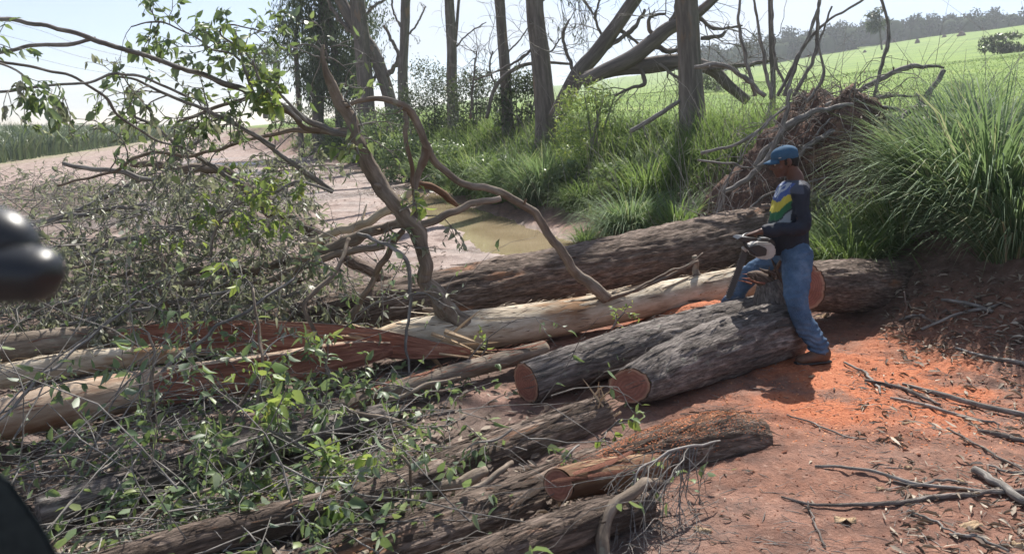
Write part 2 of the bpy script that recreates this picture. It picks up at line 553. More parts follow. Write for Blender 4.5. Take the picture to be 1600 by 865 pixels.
def cut_mat():
    k = NT('sawn_red_wood'); co = k.attr("log_co").outputs['Vector']
    w = k.n("TexWave"); w.wave_type = 'RINGS'; w.rings_direction = 'Z'
    k.i(w, 'Vector', co); w.inputs['Scale'].default_value = 14; w.inputs['Distortion'].default_value = 6.0; w.inputs['Detail'].default_value = 3
    ring = k.ramp(w.outputs['Fac'], [(.2, (.27, .118, .09)), (.8, (.325, .15, .112))])
    ln = k.n("VectorMath"); ln.operation = 'LENGTH'
    sep = k.n("SeparateXYZ"); k.i(sep, 'Vector', co)
    rad = k.attr("rnd").outputs['Fac']
    col = k.mix(k.ramp(rad, [(.80, 0.0), (.9, .7)]), ring, (.46, .29, .20))
    col = k.mix(k.ramp(rad, [(.93, 0.0), (.97, 1.0)]), col, (.10, .065, .045))
    saw = k.noise(co, 60, 4, .6, sc=(.15, 1, 1))
    col = k.mix(k.ramp(k.noise(co, 9, 4), [(.45, 0.0), (.75, .55)]), col, (.12, .06, .045))
    k.bsdf(col, .85, k.bump(saw, .5, .006), .15)
    return k.done()
M['cut'] = cut_mat()

def leaf_mat(name, stops, under, trans=.35, tcol=(.30, .42, .05), rough=.45, spec=.35):
    k = NT(name)
    oi = k.n("ObjectInfo")
    r = k.math('FRACT', k.math('ADD', k.attr("rnd").outputs['Fac'], oi.outputs['Random']))
    col = k.ramp(r, stops)
    geo = k.n("NewGeometry")
    col2 = k.mix(geo.outputs['Backfacing'], col, k.mix(.6, col, under))
    b = k.bsdf(col2, rough, None, spec)
    tr = k.n("BsdfTranslucent"); k.i(tr, 'Color', k.mix(.5, col, tcol))
    mx = k.n("MixShader"); mx.inputs[0].default_value = trans
    k.t.links.new(b.outputs[0], mx.inputs[1]); k.t.links.new(tr.outputs[0], mx.inputs[2])
    k.t.links.new(mx.outputs[0], k.out.inputs['Surface'])
    return k.done()
M['leaf'] = leaf_mat('green_leaf', [(0, (0.070, 0.105, 0.059)), (.45, (0.109, 0.161, 0.084)), (.8, (0.168, 0.231, 0.105)), (1, (0.280, 0.308, 0.126))], (0.280, 0.336, 0.266), .3, (0.364, 0.504, 0.112))
M['leaf_fresh'] = leaf_mat('fresh_leaf', [(0, (0.096, 0.168, 0.060)), (.5, (0.156, 0.240, 0.072)), (.85, (0.264, 0.336, 0.084)), (1, (0.432, 0.408, 0.120))], (0.288, 0.336, 0.240), .38, (0.480, 0.600, 0.096))
M['leaf_grey'] = leaf_mat('wilted_grey_leaf', [(0, (.10, .11, .075)), (.4, (.17, .18, .125)), (.75, (.25, .265, .20)), (1, (.37, .34, .25))], (.34, .36, .31), .38, (.34, .38, .18))
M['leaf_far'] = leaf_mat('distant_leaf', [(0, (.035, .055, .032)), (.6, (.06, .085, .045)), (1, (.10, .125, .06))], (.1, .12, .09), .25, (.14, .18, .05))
M['litter'] = leaf_mat('dead_leaf', [(0, (0.062, 0.044, 0.035)), (.4, (0.150, 0.112, 0.088)), (.75, (0.275, 0.225, 0.175)), (1, (0.450, 0.388, 0.312))], (0.312, 0.275, 0.237), .08, (0.250, 0.188, 0.100), .8)
M['grass'] = leaf_mat('grass_blade', [(0, (.06, .115, .04)), (.5, (.105, .175, .06)), (.82, (.165, .24, .08)), (.93, (.26, .28, .13)), (1, (.36, .31, .20))], (.15, .21, .10), .36, (.30, .42, .10), .65, .15)
M['grass_dull'] = leaf_mat('dull_grass_blade', [(0, (.07, .125, .07)), (.55, (.125, .195, .10)), (.82, (.19, .26, .13)), (.92, (.30, .29, .18)), (1, (.42, .36, .26))], (.2, .27, .16), .36, (.30, .42, .14), .7, .12)
M['cane'] = leaf_mat('cane_leaf', [(0, (.05, .08, .055)), (.5, (.085, .125, .08)), (1, (.14, .175, .105))], (.12, .16, .11), .25, (.2, .26, .1))
M['leaf_forest'] = leaf_mat('ridge_leaf', [(0, (.018, .032, .022)), (.6, (.034, .055, .034)), (1, (.06, .082, .042))], (.05, .07, .05), .08, (.08, .11, .04), .95, .02)

def soil_mat(name='road_soil'):
    k = NT(name); geo = k.n("NewGeometry"); pos = geo.outputs['Position']
    A = lambda n: k.attr(n).outputs['Fac']
    f = k.noise(pos, 9, 8, .65); f2 = k.noise(pos, 60, 5, .7); f3 = k.noise(pos, 1.3, 4, .6)
    red = k.ramp(f, [(.32, (.10, .041, .025)), (.5, (.21, .083, .046)), (.68, (.30, .132, .078))])
    pale = k.ramp(k.noise(pos, 3, 7, .6), [(.3, (.205, .155, .135)), (.5, (.32, .252, .225)), (.72, (.44, .362, .328))])
    orange = k.ramp(k.noise(pos, 40, 5, .7), [(.3, (.30, .080, .032)), (.5, (.47, .145, .062)), (.7, (.60, .24, .115))])
    green = k.ramp(k.math('ADD', k.math('MULTIPLY', k.noise(pos, .12, 6, .65), .6), k.math('MULTIPLY', k.noise(pos, 1.2, 5, .7), .4)), [(.36, (.075, .12, .028)), (.47, (.125, .20, .034)), (.56, (.17, .25, .042)), (.66, (.24, .27, .09))])
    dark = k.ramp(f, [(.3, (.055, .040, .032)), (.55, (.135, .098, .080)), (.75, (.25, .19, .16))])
    col = k.mix(A('pale'), red, pale)
    # scattered grain: fine pale and dark crumbs
    col = k.mix(k.ramp(f2, [(.33, .5), (.48, 0.0)]), col, (.10, .048, .033))
    col = k.mix(k.ramp(k.noise(pos, 2.2, 5, .65), [(.48, 0.0), (.62, .55)]), col, (.085, .046, .036))
    col = k.mix(k.ramp(k.noise(pos, 26, 4, .7), [(.58, 0.0), (.68, .5)]), col, (.40, .27, .21))
    col = k.mix(A('orange'), col, orange)
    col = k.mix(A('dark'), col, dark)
    col = k.mix(A('green'), col, green)
    wet = A('wet')
    col = k.mix(k.math('MULTIPLY', wet, .55), col, (.10, .062, .045))
    rough = k.ramp(wet, [(0, .95), (1, .22)])
    h = k.math('ADD', k.math('ADD', k.math('MULTIPLY', f, .6), k.math('MULTIPLY', f2, .5)), k.math('MULTIPLY', k.noise(pos, 26, 4, .7), .6))
    k.bsdf(col, rough, k.bump(h, .9, .03), .3)
    return k.done()
M['soil'] = soil_mat()

def plain(name, color, rough=.6, spec=.3, nscale=0, ncol=None, namt=.5, bump=0, obj=True, **kw):
    k = NT(name)
    tc = k.n("TexCoord").outputs['Object']
    c, b = color, None
    if nscale:
        nn = k.noise(tc, nscale, 5, .6)
        c = k.mix(k.ramp(nn, [(.35, 0.0), (.68, namt)]), color, ncol or tuple(x * .55 for x in color))
        if bump: b = k.bump(nn, bump, .01)
    k.bsdf(c, rough, b, spec, **kw)
    return k.done()

# ---------------------------------------------------------------- ground, one sheet to the horizon
def graded(lo, a, b, hi, step, ratio=1.09):
    mid = list(np.arange(a, b, step))
    up, s, x = [], step, mid[-1]
    while x < hi:
        s = min(s * ratio, 40); x += s; up.append(x)
    dn, s, x = [], step, mid[0]
    while x > lo:
        s = min(s * ratio, 40); x -= s; dn.append(x)
    return np.array(dn[::-1] + mid + up)

gx = graded(-560, -5.0, 5.4, 560, .04)
gy = graded(-40, 2.6, 9.5, 620, .04, 1.075)
XX, YY = np.meshgrid(gx, gy)
fx, fy = XX.ravel(), YY.ravel()
fzz = ground_z(fx, fy)
acc = Acc()
ii = np.arange(len(fx)).reshape(XX.shape)
acc.add(np.stack([fx, fy, fzz], 1), np.stack([ii[:-1, :-1], ii[:-1, 1:], ii[1:, 1:], ii[1:, :-1]], -1).reshape(-1, 4))
gme = acc.mesh('ground', M['soil'])
GRID.extend([gx, gy, fzz.reshape(XX.shape)])
tt = tpar(fx, fy)
nz = fbm(xyz(fx, fy, 1.1), 4, 41)
nz2 = fbm(xyz(fx, fy, 3.7), 4, 47)
nz3 = fbm(xyz(fx, fy, .35), 3, 49)
pale = np.where(fy < 9, .22 + .7 * (1 - sstep(.6, 2.4, tt + nz)), 1.0 - .6 * sstep(4.2, 5.2, tt + .4 * nz))
org = np.exp(-(((fx - 2.55) / 1.15) ** 2 + ((fy - 5.5) / .95) ** 2) ** 2) + np.exp(-(((fx - 1.8) / .8) ** 2 + ((fy - 7.2) / .7) ** 2) ** 2)
org = org + .8 * np.exp(-(((fx - 3.7) / .7) ** 2 + ((fy - 6.7) / .7) ** 2) ** 2)
org = np.clip(org * (.95 + 1.9 * nz2 + 1.0 * nz), 0, .8)
org = np.maximum(org, .42 * sstep(.05, .4, nz + .5 * nz2) * sstep(2.0, 3.2, tt) * (fy < 9) * (1 - sstep(5.2, 6, tt)))
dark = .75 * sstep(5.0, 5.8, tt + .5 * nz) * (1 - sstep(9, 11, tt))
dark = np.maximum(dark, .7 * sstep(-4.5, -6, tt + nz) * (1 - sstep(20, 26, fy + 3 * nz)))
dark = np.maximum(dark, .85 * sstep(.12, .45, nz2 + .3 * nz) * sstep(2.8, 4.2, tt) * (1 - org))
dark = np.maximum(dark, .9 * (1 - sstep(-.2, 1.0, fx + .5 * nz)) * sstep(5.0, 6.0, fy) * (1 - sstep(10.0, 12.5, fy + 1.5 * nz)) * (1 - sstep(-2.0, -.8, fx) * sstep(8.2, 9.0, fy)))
dark = np.maximum(dark, .85 * (1 - sstep(1.3, 2.3, tt + .6 * nz)) * (1 - sstep(5, 6, fy)) * sstep(-.35, .15, nz2 + .2))  # dark soil among the lower logs, their shade worked into the colour
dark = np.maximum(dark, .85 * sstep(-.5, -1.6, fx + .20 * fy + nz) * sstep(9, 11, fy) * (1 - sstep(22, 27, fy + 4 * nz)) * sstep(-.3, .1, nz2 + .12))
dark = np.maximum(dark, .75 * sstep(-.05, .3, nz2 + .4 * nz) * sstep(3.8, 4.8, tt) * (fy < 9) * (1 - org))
green = sstep(8.8, 10.5, tt + .8 * nz)
green = np.maximum(green, sstep(-11.0, -12.5, tt + nz) * .7)
wet = sstep(.0, .35, nz3 + .35 * nz) * sstep(9.5, 12, fy) * (1 - sstep(40, 60, fy)) * sstep(-5, -2, tt) * (1 - sstep(5, 5.4, tt))
wet = np.maximum(wet, .8 * sstep(-.05, .25, nz + .6 * nz3) * sstep(8.5, 10, fy) * (1 - sstep(22, 30, fy)) * sstep(.5, 2.2, tt) * (1 - sstep(5, 5.4, tt)))
wet = np.maximum(wet, .55 * sstep(3.0, 3.8, tt) * (1 - sstep(5, 5.4, tt)) * sstep(9.8, 11, fy))
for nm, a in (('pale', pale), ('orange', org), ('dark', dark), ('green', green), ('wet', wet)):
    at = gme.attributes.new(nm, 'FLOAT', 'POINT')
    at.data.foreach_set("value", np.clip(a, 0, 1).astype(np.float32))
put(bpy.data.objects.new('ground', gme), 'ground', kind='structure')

# muddy puddle at the foot of the bank
def water():
    k = NT('muddy_water'); pos = k.n("NewGeometry").outputs['Position']
    col = k.ramp(k.noise(pos, 1.2, 3), [(.3, (.25, .195, .12)), (.7, (.34, .275, .18))])
    k.bsdf(col, .06, k.bump(k.noise(pos, 5, 3), .05, .02), .5)
    return k.done()
M['water'] = water()
acc = Acc()
ring = []
s_ = np.linspace(10.6, 22.5, 30)
lft = np.stack([-.309 * s_ + .951 * 2.9, .951 * s_ + .309 * 2.9, np.full(30, -.055)], 1)
rgt = np.stack([-.309 * s_ + .951 * 5.4, .951 * s_ + .309 * 5.4, np.full(30, -.055)], 1)
v = np.concatenate([lft, rgt]); k = np.arange(29)
acc.add(v, np.stack([k, k + 30, k + 31, k + 1], 1))
build(acc, 'puddle', M['water'], kind='structure')

# ---------------------------------------------------------------- logs
def bark_disp(big=.08, fib=.085, sc=30, lo=2.4):
    def f(co, rm):
        a = fbm(co * np.array([lo, lo, 1.1]), 3, 3)
        b = fbm(co * np.array([sc, sc, 3.2]), 4, 13, .65)
        c = 1 - np.abs(fbm(co * np.array([sc * .5, sc * .5, 2.2]), 3, 29)) * 2.4
        return big * a + fib * b + fib * .6 * np.clip(c, -1, 1)
    return f
smooth_disp = bark_disp(.06, .012, 12, 3.0)

def strip_mesh(seed, mat):
    rng = np.random.RandomState(seed)
    n = 9
    x = np.linspace(-.5, .5, n)
    lift = .05 * (np.abs(x) * 2) ** 2 * rng.uniform(.3, 1.6) * np.where(x > 0, 1, rng.uniform(-.1, .5))
    yy = .04 * np.cumsum(rng.normal(size=n))
    w = .5 * np.minimum(1, (1 - np.abs(x) * 1.7) + .45) * rng.uniform(.7, 1.2, n)
    a = Acc()
    v = []
    for k in range(n):
        for yv, zz in ((-1, 0), (0, .012), (1, 0)):
            v.append((x[k], (yy[k] + yv * w[k]), zz + lift[k]))
    i = np.arange(n - 1)[:, None] * 3
    j = np.arange(2)
    a.add(v, np.stack([i + j, i + j + 1, i + j + 4, i + j + 3], -1).reshape(-1, 4), rnd=rng.uniform())
    return a.mesh('bark_strip', mat)
STRIPS = {m: [strip_mesh(90 + k, M[m]) for k in range(5)] for m in ('bark_dark', 'bark_grey', 'bark_pale', 'riven')}

def Mat(x, y, z, o):
    m = Matrix.Identity(4)
    for r in range(3):
        m[r][0], m[r][1], m[r][2], m[r][3] = x[r], y[r], z[r], o[r]
    return m

def disc(ring, normal, parent, label=None, mat='cut'):
    c = ring.mean(0)
    T = unit(normal)
    a = Acc()
    N = unit(np.cross(T, [0.13, .2, 1.0])); B = np.cross(T, N)
    fr = [.12, .35, .6, .8, .9, 1.0]
    v, co, rn = [c + T * .004], [(0, 0, 0)], [0]
    for f in fr:
        pts = c + (ring - c) * f + T * (.004 + .006 * vnoise(ring * f * 23, 5)[:, None])
        v += list(pts)
        o = (ring - c) * f
        co += list(np.stack([o @ N, o @ B, np.zeros(len(ring))], 1)); rn += [f] * len(ring)
    n = len(ring); j = np.arange(n); j2 = (j + 1) % n
    q = np.concatenate([np.stack([1 + k * n + j, 1 + k * n + j2, 1 + (k + 1) * n + j2, 1 + (k + 1) * n + j], 1) for k in range(len(fr) - 1)])
    t = np.stack([np.zeros(n, int), 1 + j2, 1 + j], 1)
    a.add(v, q, t, co=co, rnd=rn)
    return build(a, 'cut_face', M[mat], parent, label)

def strips_on(p, r, T, N, B, parent, n, rng, mat, fibres=200, lo=0, hi=1, up=None):
    me = STRIPS[mat]
    L = np.linalg.norm(p[-1] - p[0])
    for k in range(n):
        i = int(rng.uniform(max(lo, .02), hi * .97) * (len(p) - 1))
        a = rng.uniform(0, 2 * math.pi)
        z = N[i] * math.cos(a) + B[i] * math.sin(a)
        if z[2] < -.3: z = -z
        x = unit(T[i] + rng.normal(size=3) * .09); x = x - z * np.dot(x, z); x = unit(x)
        if rng.uniform() < .5: x = -x
        y = np.cross(z, x)
        ln, w = rng.uniform(.15, .55), rng.uniform(.010, .034)
        inst('bark_strip', me[rng.randint(5)], Mat(x * ln, y * w, z * ln * .8, p[i] + z * r[i] * 1.035), parent)
    if fibres:
        lv = Leaves()
        i = rng.randint(0, len(p), fibres)
        a = rng.uniform(0, 2 * math.pi, fibres)
        z = N[i] * np.cos(a)[:, None] + B[i] * np.sin(a)[:, None]
        z[:, 2] = np.where(z[:, 2] < -.4, -z[:, 2], z[:, 2])
        d = unit(T[i] * np.sign(rng.normal(size=(fibres, 1))) + z * rng.uniform(-.02, .28, (fibres, 1)) + rng.normal(size=(fibres, 3)) * .08)
        lv.bulk(list(p[i] + z * (r[i] * 1.03)[:, None]), list(d), list(z), list(rng.uniform(.05, .22, fibres)), list(rng.uniform(.003, .009, fibres)), list(rng.uniform(0, 1, fibres)))
        a2 = Acc(); lv.into(a2, True)
        build(a2, 'bark_fibre', M[mat], parent, kind='stuff')

def on_ground(u, v, rpx, lift=0.0):
    lo, hi = 1.5, 40.0
    for _ in range(50):
        Y = (lo + hi) / 2
        p = P(u, v, Y)
        if p[2] - float(ground_base(p[0], p[1])) - lift > rpx * Y / FPX: lo = Y
        else: hi = Y
    return P(u, v, lo), rpx * lo / FPX

def px_path(path):
    """(u, v, Y or None = lying on the ground, radius in px) -> points, radii"""
    pts, rad = [], []
    for u, v, Y, rp in path:
        if Y is None:
            p, r = on_ground(u, v, rp)
        else:
            p, r = P(u, v, Y), rp * Y / FPX
        pts.append(p); rad.append(r)
    return np.array(pts), np.array(rad)

def log(label, path, mat='bark_dark', cuts=(0, 0), strips=20, fibres=260, sides=84, disp=None, seed=1, name='log', cat='log', group=None, split=None, cutmat='cut', segl=.03, flare=None, cutlabel=None, oblique=None):
    rng = np.random.RandomState(seed)
    pts, rad = px_path(path)
    L = np.linalg.norm(np.diff(pts, axis=0), axis=1).sum()
    root = thing(name, (pts[0][0], pts[0][1], gz(pts[0][0], pts[0][1])), label, cat, group)
    a = Acc()
    n = int(L / segl) + 4
    p, r, T, N, B = tube(a, pts, rad, sides, n, disp=disp or bark_disp(), seed=seed, rnd=rng.uniform(), split=split, cap=(1 - cuts[0], 1 - cuts[1]))
    v = a.v[0]
    if oblique is not None:
        # slant the saw cut: slide the first rings along the log until the cut plane faces this way
        nrm_ = unit(np.asarray(oblique, float)); den = -np.dot(T[0], nrm_)
        for k in range(9):
            ringk = v[k * sides:(k + 1) * sides]
            sh = ((ringk - p[k]) @ nrm_) / den
            ringk += np.outer(sh * (1 - k / 9.0), T[0])
    build(a, 'trunk', [M[mat], M['riven']], root)
    for e in (0, 1):
        if cuts[e]:
            ring = v[:sides] if e == 0 else v[(n - 1) * sides:n * sides]
            d = disc(ring if e == 1 else ring[::-1], T[0] * -1 if e == 0 else T[-1], root, cutlabel, cutmat)
    smat = mat if mat in STRIPS else 'riven'
    strips_on(p, r, T, N, B, root, strips, rng, smat, fibres)
    return root, p, r, T, N, B

def splinters(parent, p, d, n, rng, mat='riven', L=(.1, .3), w=(.008, .025), spread=.35, name='splinter', rad=.08):
    for k in range(n):
        a = Acc()
        dd = unit(np.asarray(d) + rng.normal(size=3) * spread)
        o = np.asarray(p) + rng.normal(size=3) * rad
        ln = rng.uniform(*L); ww = rng.uniform(*w)
        e = unit(np.cross(dd, rand_unit(rng)))
        tube(a, [o - dd * .03, o + dd * ln * .5 + e * .01, o + dd * ln], [ww, ww * .7, .001], 5, 5, rnd=rng.uniform(), seed=k)
        build(a, name, M[mat], parent, smooth=False)

# big dark trunk lying behind, running into the root mound
log('thick dark rough-barked trunk lying behind the pale trunk and running to the root mound',
    [(430, 520, 6.85, 36), (560, 489, 7.05, 40), (700, 462, 7.4, 43), (900, 427, 8.4, 46), (1080, 394, 9.3, 49), (1210, 372, 10.0, 52)],
    'bark_dark', strips=38, fibres=900, sides=110, seed=3, name='fallen_tree', cat='fallen trunk')
# two sawn dark logs in the middle
log('long dark log with its narrow sawn end beside the larger log, left of the man',
    [(822, 597, 5.15, 33), (900, 570, 5.4, 33), (1050, 527, 6.1, 34), (1190, 494, 6.75, 34)], 'bark_grey', (1, 0), 24, 420, seed=7)
rootB = log('dark log with round sawn end facing the camera, lying at the feet of the man',
    [(984, 603, 4.95, 28.5), (1002, 596, 5.02, 34), (1060, 571, 5.35, 42), (1140, 541, 5.8, 47), (1226, 514, 6.38, 46)], 'bark_grey', (1, 0), 22, 420, seed=11, oblique=(-.36, -.93, .08))[0]
# sawn log right of the man
log('short thick log behind the man with pinkish sawn end and dirt on its bark',
    [(1256, 449, 7.05, 37), (1320, 447, 7.45, 41), (1412, 447, 8.1, 40)], 'bark_dark', (1, 0), 14, 300, seed=13, cutmat='cut')
# lower logs
log('dark log with torn splintered end beneath the round sawn end',
    [(560, 800, 3.75, 36), (660, 757, 4.0, 38), (800, 702, 4.35, 38), (938, 650, 4.8, 33)], 'bark_dark', (0, 0), 22, 420, seed=17)
rD = log('rough log strewn with orange sawdust, its blunt end on the red soil',
    [(830, 800, 3.78, 38), (910, 765, 3.95, 44), (1000, 728, 4.15, 50), (1080, 704, 4.3, 53), (1140, 690, 4.4, 50), (1180, 692, 4.48, 40)], 'bark_dark', (0, 0), 26, 520, seed=19)
log('dark log half hidden under the sawdust-strewn log and the peeled stub',
    [(470, 905, 3.15, 50), (640, 848, 3.4, 54), (800, 795, 3.72, 50), (930, 738, 4.25, 40)], 'bark_dark', (0, 0), 22, 420, seed=23)
log('small peeled log with yellowish bark and dark red sawn end below the sawdust-strewn log',
    [(873, 757, 3.58, 28), (920, 746, 3.66, 29), (985, 738, 3.85, 28), (1030, 730, 4.05, 22)], 'bark_tan', (1, 0), 10, 120, seed=29, disp=smooth_disp, oblique=(-.62, -.78, .1))

log('dark low log lying in the leaves at the bottom edge under the peeled log',
    [(640, 920, None, 30), (790, 862, None, 34), (920, 815, None, 32), (1010, 790, None, 24)], 'bark_dark', (0, 0), 16, 300, seed=31)

# the pale trunk with its limbs
rng = np.random.RandomState(5)
pale_path = [(575, 535, 6.0, 16), (640, 524, 6.1, 27), (720, 519, 6.3, 33), (800, 508, 6.55, 31), (900, 492, 6.9, 28), (1020, 468, 7.3, 26), (1130, 446, 7.75, 25), (1180, 436, 7.95, 24)]
root = thing('fallen_tree', on_ground(720, 540, 5)[0], 'pale smooth-barked fallen tree whose two crooked limbs rise from its trunk', 'fallen tree')
PALE = root
a = Acc()
pts, rad = px_path(pale_path)
Lp = tube(a, pts, rad, 64, 120, disp=smooth_disp, seed=2, split=((-.25, -.35, .9), .99, .25))
build(a, 'trunk', [M['bark_pale'], M['riven_pale']], root)
strips_on(*Lp, root, 24, rng, 'bark_pale', 160)
strips_on(*Lp, root, 10, rng, 'bark_dark', 200, .6, 1)
splinters(root, P(600, 530, 6.0), P(480, 540, 5.8) - P(600, 530, 6.0), 12, rng, 'riven_pale', (.15, .5), (.012, .03), .15, rad=.05)

def limb(parent, path, mat='bark_limb', sides=16, seed=1, rnd=None, disp=None, name='limb', thin=.70):
    a = Acc()
    pts, rad = px_path(path)
    rad = rad * thin
    L = np.linalg.norm(np.diff(pts, axis=0), axis=1).sum()
    n = max(12, int(L / .03))
    pr = catmull(np.c_[pts, rad], n)
    s_ = np.linspace(0, L, n)
    rm = float(rad.mean())
    for c_ in range(3):
        pr[:, c_] += (rm * 1.1 * fbm(np.stack([s_ * 5, np.full(n, seed * 7.7), np.full(n, c_ * 9.1)], 1), 3, 5) + .012 * vnoise(np.stack([s_ * 9, np.full(n, seed * 3.3), np.full(n, c_ * 4.1)], 1), 8)) * np.clip(np.minimum(s_, L - s_) / .12, 0, 1)
    kn = vnoise(np.stack([s_ * 6, np.full(n, seed * 1.7), np.zeros(n)], 1), 15)
    pr[:, 3] *= 1 + .30 * np.clip(kn - .35, 0, 1) * 2
    res = tube(a, pr[:, :3], pr[:, 3], sides, n, seed=seed, disp=disp or bark_disp(.16, .05, 20, 7), rnd=seed * .37 % 1, smoothpath=False)
    if rm > .022 and L > .8:
        rg = np.random.RandomState(seed * 7 + 1)
        for q_ in range(rg.randint(2, 6)):
            i_ = rg.randint(n // 10, n - 3)
            dd = unit(np.cross(res[2][i_], rand_unit(rg)) + res[2][i_] * .5)
            l_ = rg.uniform(.04, .16)
            o_ = res[0][i_]
            tube(a, [o_, o_ + dd * res[1][i_] * 1.1, o_ + dd * (res[1][i_] + l_ * .6), o_ + dd * (res[1][i_] + l_) + rg.normal(size=3) * .012], [res[1][i_] * .55, res[1][i_] * .38, res[1][i_] * .28, res[1][i_] * .15], 8, 10, disp=bark_disp(.2, .06, 20, 9), seed=q_ + seed, rnd=rg.uniform())
    build(a, name, M[mat], parent)
    return res

limb(root, [(735, 522, 6.3, 26), (712, 500, 6.25, 24), (687, 480, 6.2, 20), (668, 445, 6.15, 18), (660, 400, 6.1, 16), (652, 362, 6.05, 16), (628, 328, 6.05, 17), (602, 300, 6.05, 16.5), (580, 258, 6.05, 15), (553, 205, 6.05, 13.5), (533, 165, 6.05, 12), (516, 128, 6.05, 9.5), (508, 100, 6.05, 6), (505, 70, 6.05, 3)], sides=24, seed=3, thin=.70)
tw_, lv_ = Twigs(), Leaves()
for k_ in range(16):
    t_ = rng.uniform(0, 1)
    grow(P(505 + 60 * t_, 75 + 140 * t_, 6.05), (rng.normal() - .3, rng.normal() * .6, rng.normal() * .6 + .5), rng.uniform(.2, .5), .006, 1, rng, tw_, lv_, (.08, .04), 2, .3, 3, .25)
a = Acc(); tw_.into(a, 5); build(a, 'twig', M['twig'], root, kind='stuff')
a = Acc(); lv_.into(a); build(a, 'foliage', M['leaf'], root, kind='stuff')
limb(root, [(948, 466, 6.9, 14), (925, 448, 6.85, 13), (898, 418, 6.8, 11), (862, 372, 6.7, 9.5), (825, 325, 6.6, 9), (775, 300, 6.5, 8.5), (722, 284, 6.4, 8), (685, 258, 6.3, 8), (668, 230, 6.25, 8.5), (655, 200, 6.2, 9), (640, 176, 6.15, 9), (615, 159, 6.1, 7), (575, 157, 6.07, 5), (540, 166, 6.05, 5)], sides=16, seed=5)
limb(root, [(668, 222, 6.25, 7), (658, 262, 6.2, 7.5), (648, 300, 6.15, 7), (650, 345, 6.1, 7)], seed=6)
limb(root, [(631, 168, 6.13, 4), (638, 220, 6.1, 5), (645, 285, 6.1, 5), (652, 330, 6.08, 6)], seed=8)
limb(root, [(655, 352, 6.05, 8), (690, 338, 6.1, 8), (730, 322, 6.2, 7), (782, 310, 6.3, 6)], seed=9)
limb(root, [(1090, 437, 7.6, 11), (1088, 415, 7.58, 6), (1085, 400, 7.57, 6)], seed=10, name='stub')
limb(root, [(948, 468, 6.88, 5), (1000, 452, 7.0, 4), (1055, 425, 7.2, 3.5), (1090, 408, 7.35, 3)], mat='bark_limb', sides=8, seed=12, name='branch')
limb(root, [(990, 455, 6.95, 3), (1030, 430, 7.1, 2.5), (1070, 415, 7.2, 2), (1098, 395, 7.3, 1.5)], sides=6, seed=13, name='branch')
limb(root, [(545, 210, 6.05, 9), (500, 196, 5.95, 7), (450, 170, 5.8, 6), (395, 148, 5.6, 6), (340, 128, 5.4, 6), (280, 106, 5.2, 5.5), (225, 88, 5.05, 5), (150, 62, 4.85, 5), (80, 45, 4.7, 4.5), (10, 30, 4.55, 4.5), (-60, 25, 4.4, 4)], mat='twig', seed=14, name='branch', sides=10)
limb(root, [(150, 60, 4.86, 4), (100, 70, 4.8, 4), (45, 72, 4.7, 4), (-10, 82, 4.6, 3.5), (-60, 98, 4.5, 3)], mat='twig', seed=15, name='branch', sides=8)

# riven red plank-like trunk and other trunks on the left
r_, *_x = log('split trunk with long dark red riven face, its pointed end by the pale trunk',
    [(-140, 552, 5.5, 24), (0, 545, 5.6, 24), (100, 532, 5.75, 22), (190, 530, 5.85, 22), (300, 527, 5.9, 26), (420, 527, 5.9, 27), (560, 533, 5.9, 24), (660, 545, 5.9, 17), (735, 549, 5.95, 5)],
    'bark_limb', strips=3, fibres=60, sides=56, seed=37, name='split_trunk', cat='split trunk', disp=smooth_disp, split=((.12, -.85, .25), lambda f: 1.3 - .95 * sstep(.30, .40, f), .12))
splinters(r_, P(700, 545, 5.92), P(745, 548, 5.95) - P(650, 540, 5.9), 10, np.random.RandomState(8), 'riven_pale', (.2, .55), (.01, .025), .10, rad=.06)
r_, *_x = log('broad split trunk, cream on top and red on its riven side, crossing the lower left',
    [(-120, 690, 4.15, 38), (0, 655, 4.4, 37), (200, 612, 4.9, 33), (400, 582, 5.3, 29), (540, 556, 5.6, 24), (610, 545, 5.75, 12)],
    'bark_pink', strips=3, fibres=50, sides=64, seed=41, name='split_trunk', cat='split trunk', disp=smooth_disp, split=((.1, -.75, .05), lambda f: 1.3 - 1.0 * sstep(.36, .48, f), .2))
log('whitish broken trunk lying between the two split trunks at the left edge',
    [(-120, 610, 5.0, 20), (0, 588, 5.2, 20), (120, 567, 5.4, 19), (235, 556, 5.5, 15), (300, 552, 5.6, 8)],
    'bark_pale', strips=10, fibres=120, sides=48, seed=43, name='fallen_tree', cat='fallen trunk', disp=bark_disp(.12, .05, 16, 4))
log('slender pale log with peeling bark lying in the leaves left of the narrow sawn end',
    [(430, 690, 4.35, 13), (560, 628, 4.85, 15), (690, 588, 5.3, 15), (850, 545, 5.95, 14)], 'bark_limb', (0, 0), 8, 120, sides=36, seed=47, disp=smooth_disp)
log('dark log under the green leaves below the broad split trunk',
    [(60, 800, None, 26), (250, 745, None, 26), (430, 690, None, 24), (600, 650, None, 20)], 'bark_grey', (0, 0), 12, 240, sides=56, seed=53)
log('brown log along the bottom edge at the lower left, lit on top',
    [(130, 900, None, 30), (320, 840, None, 29), (520, 790, None, 26), (690, 735, None, 20)], 'bark_dark', (0, 0), 14, 260, sides=60, seed=59)
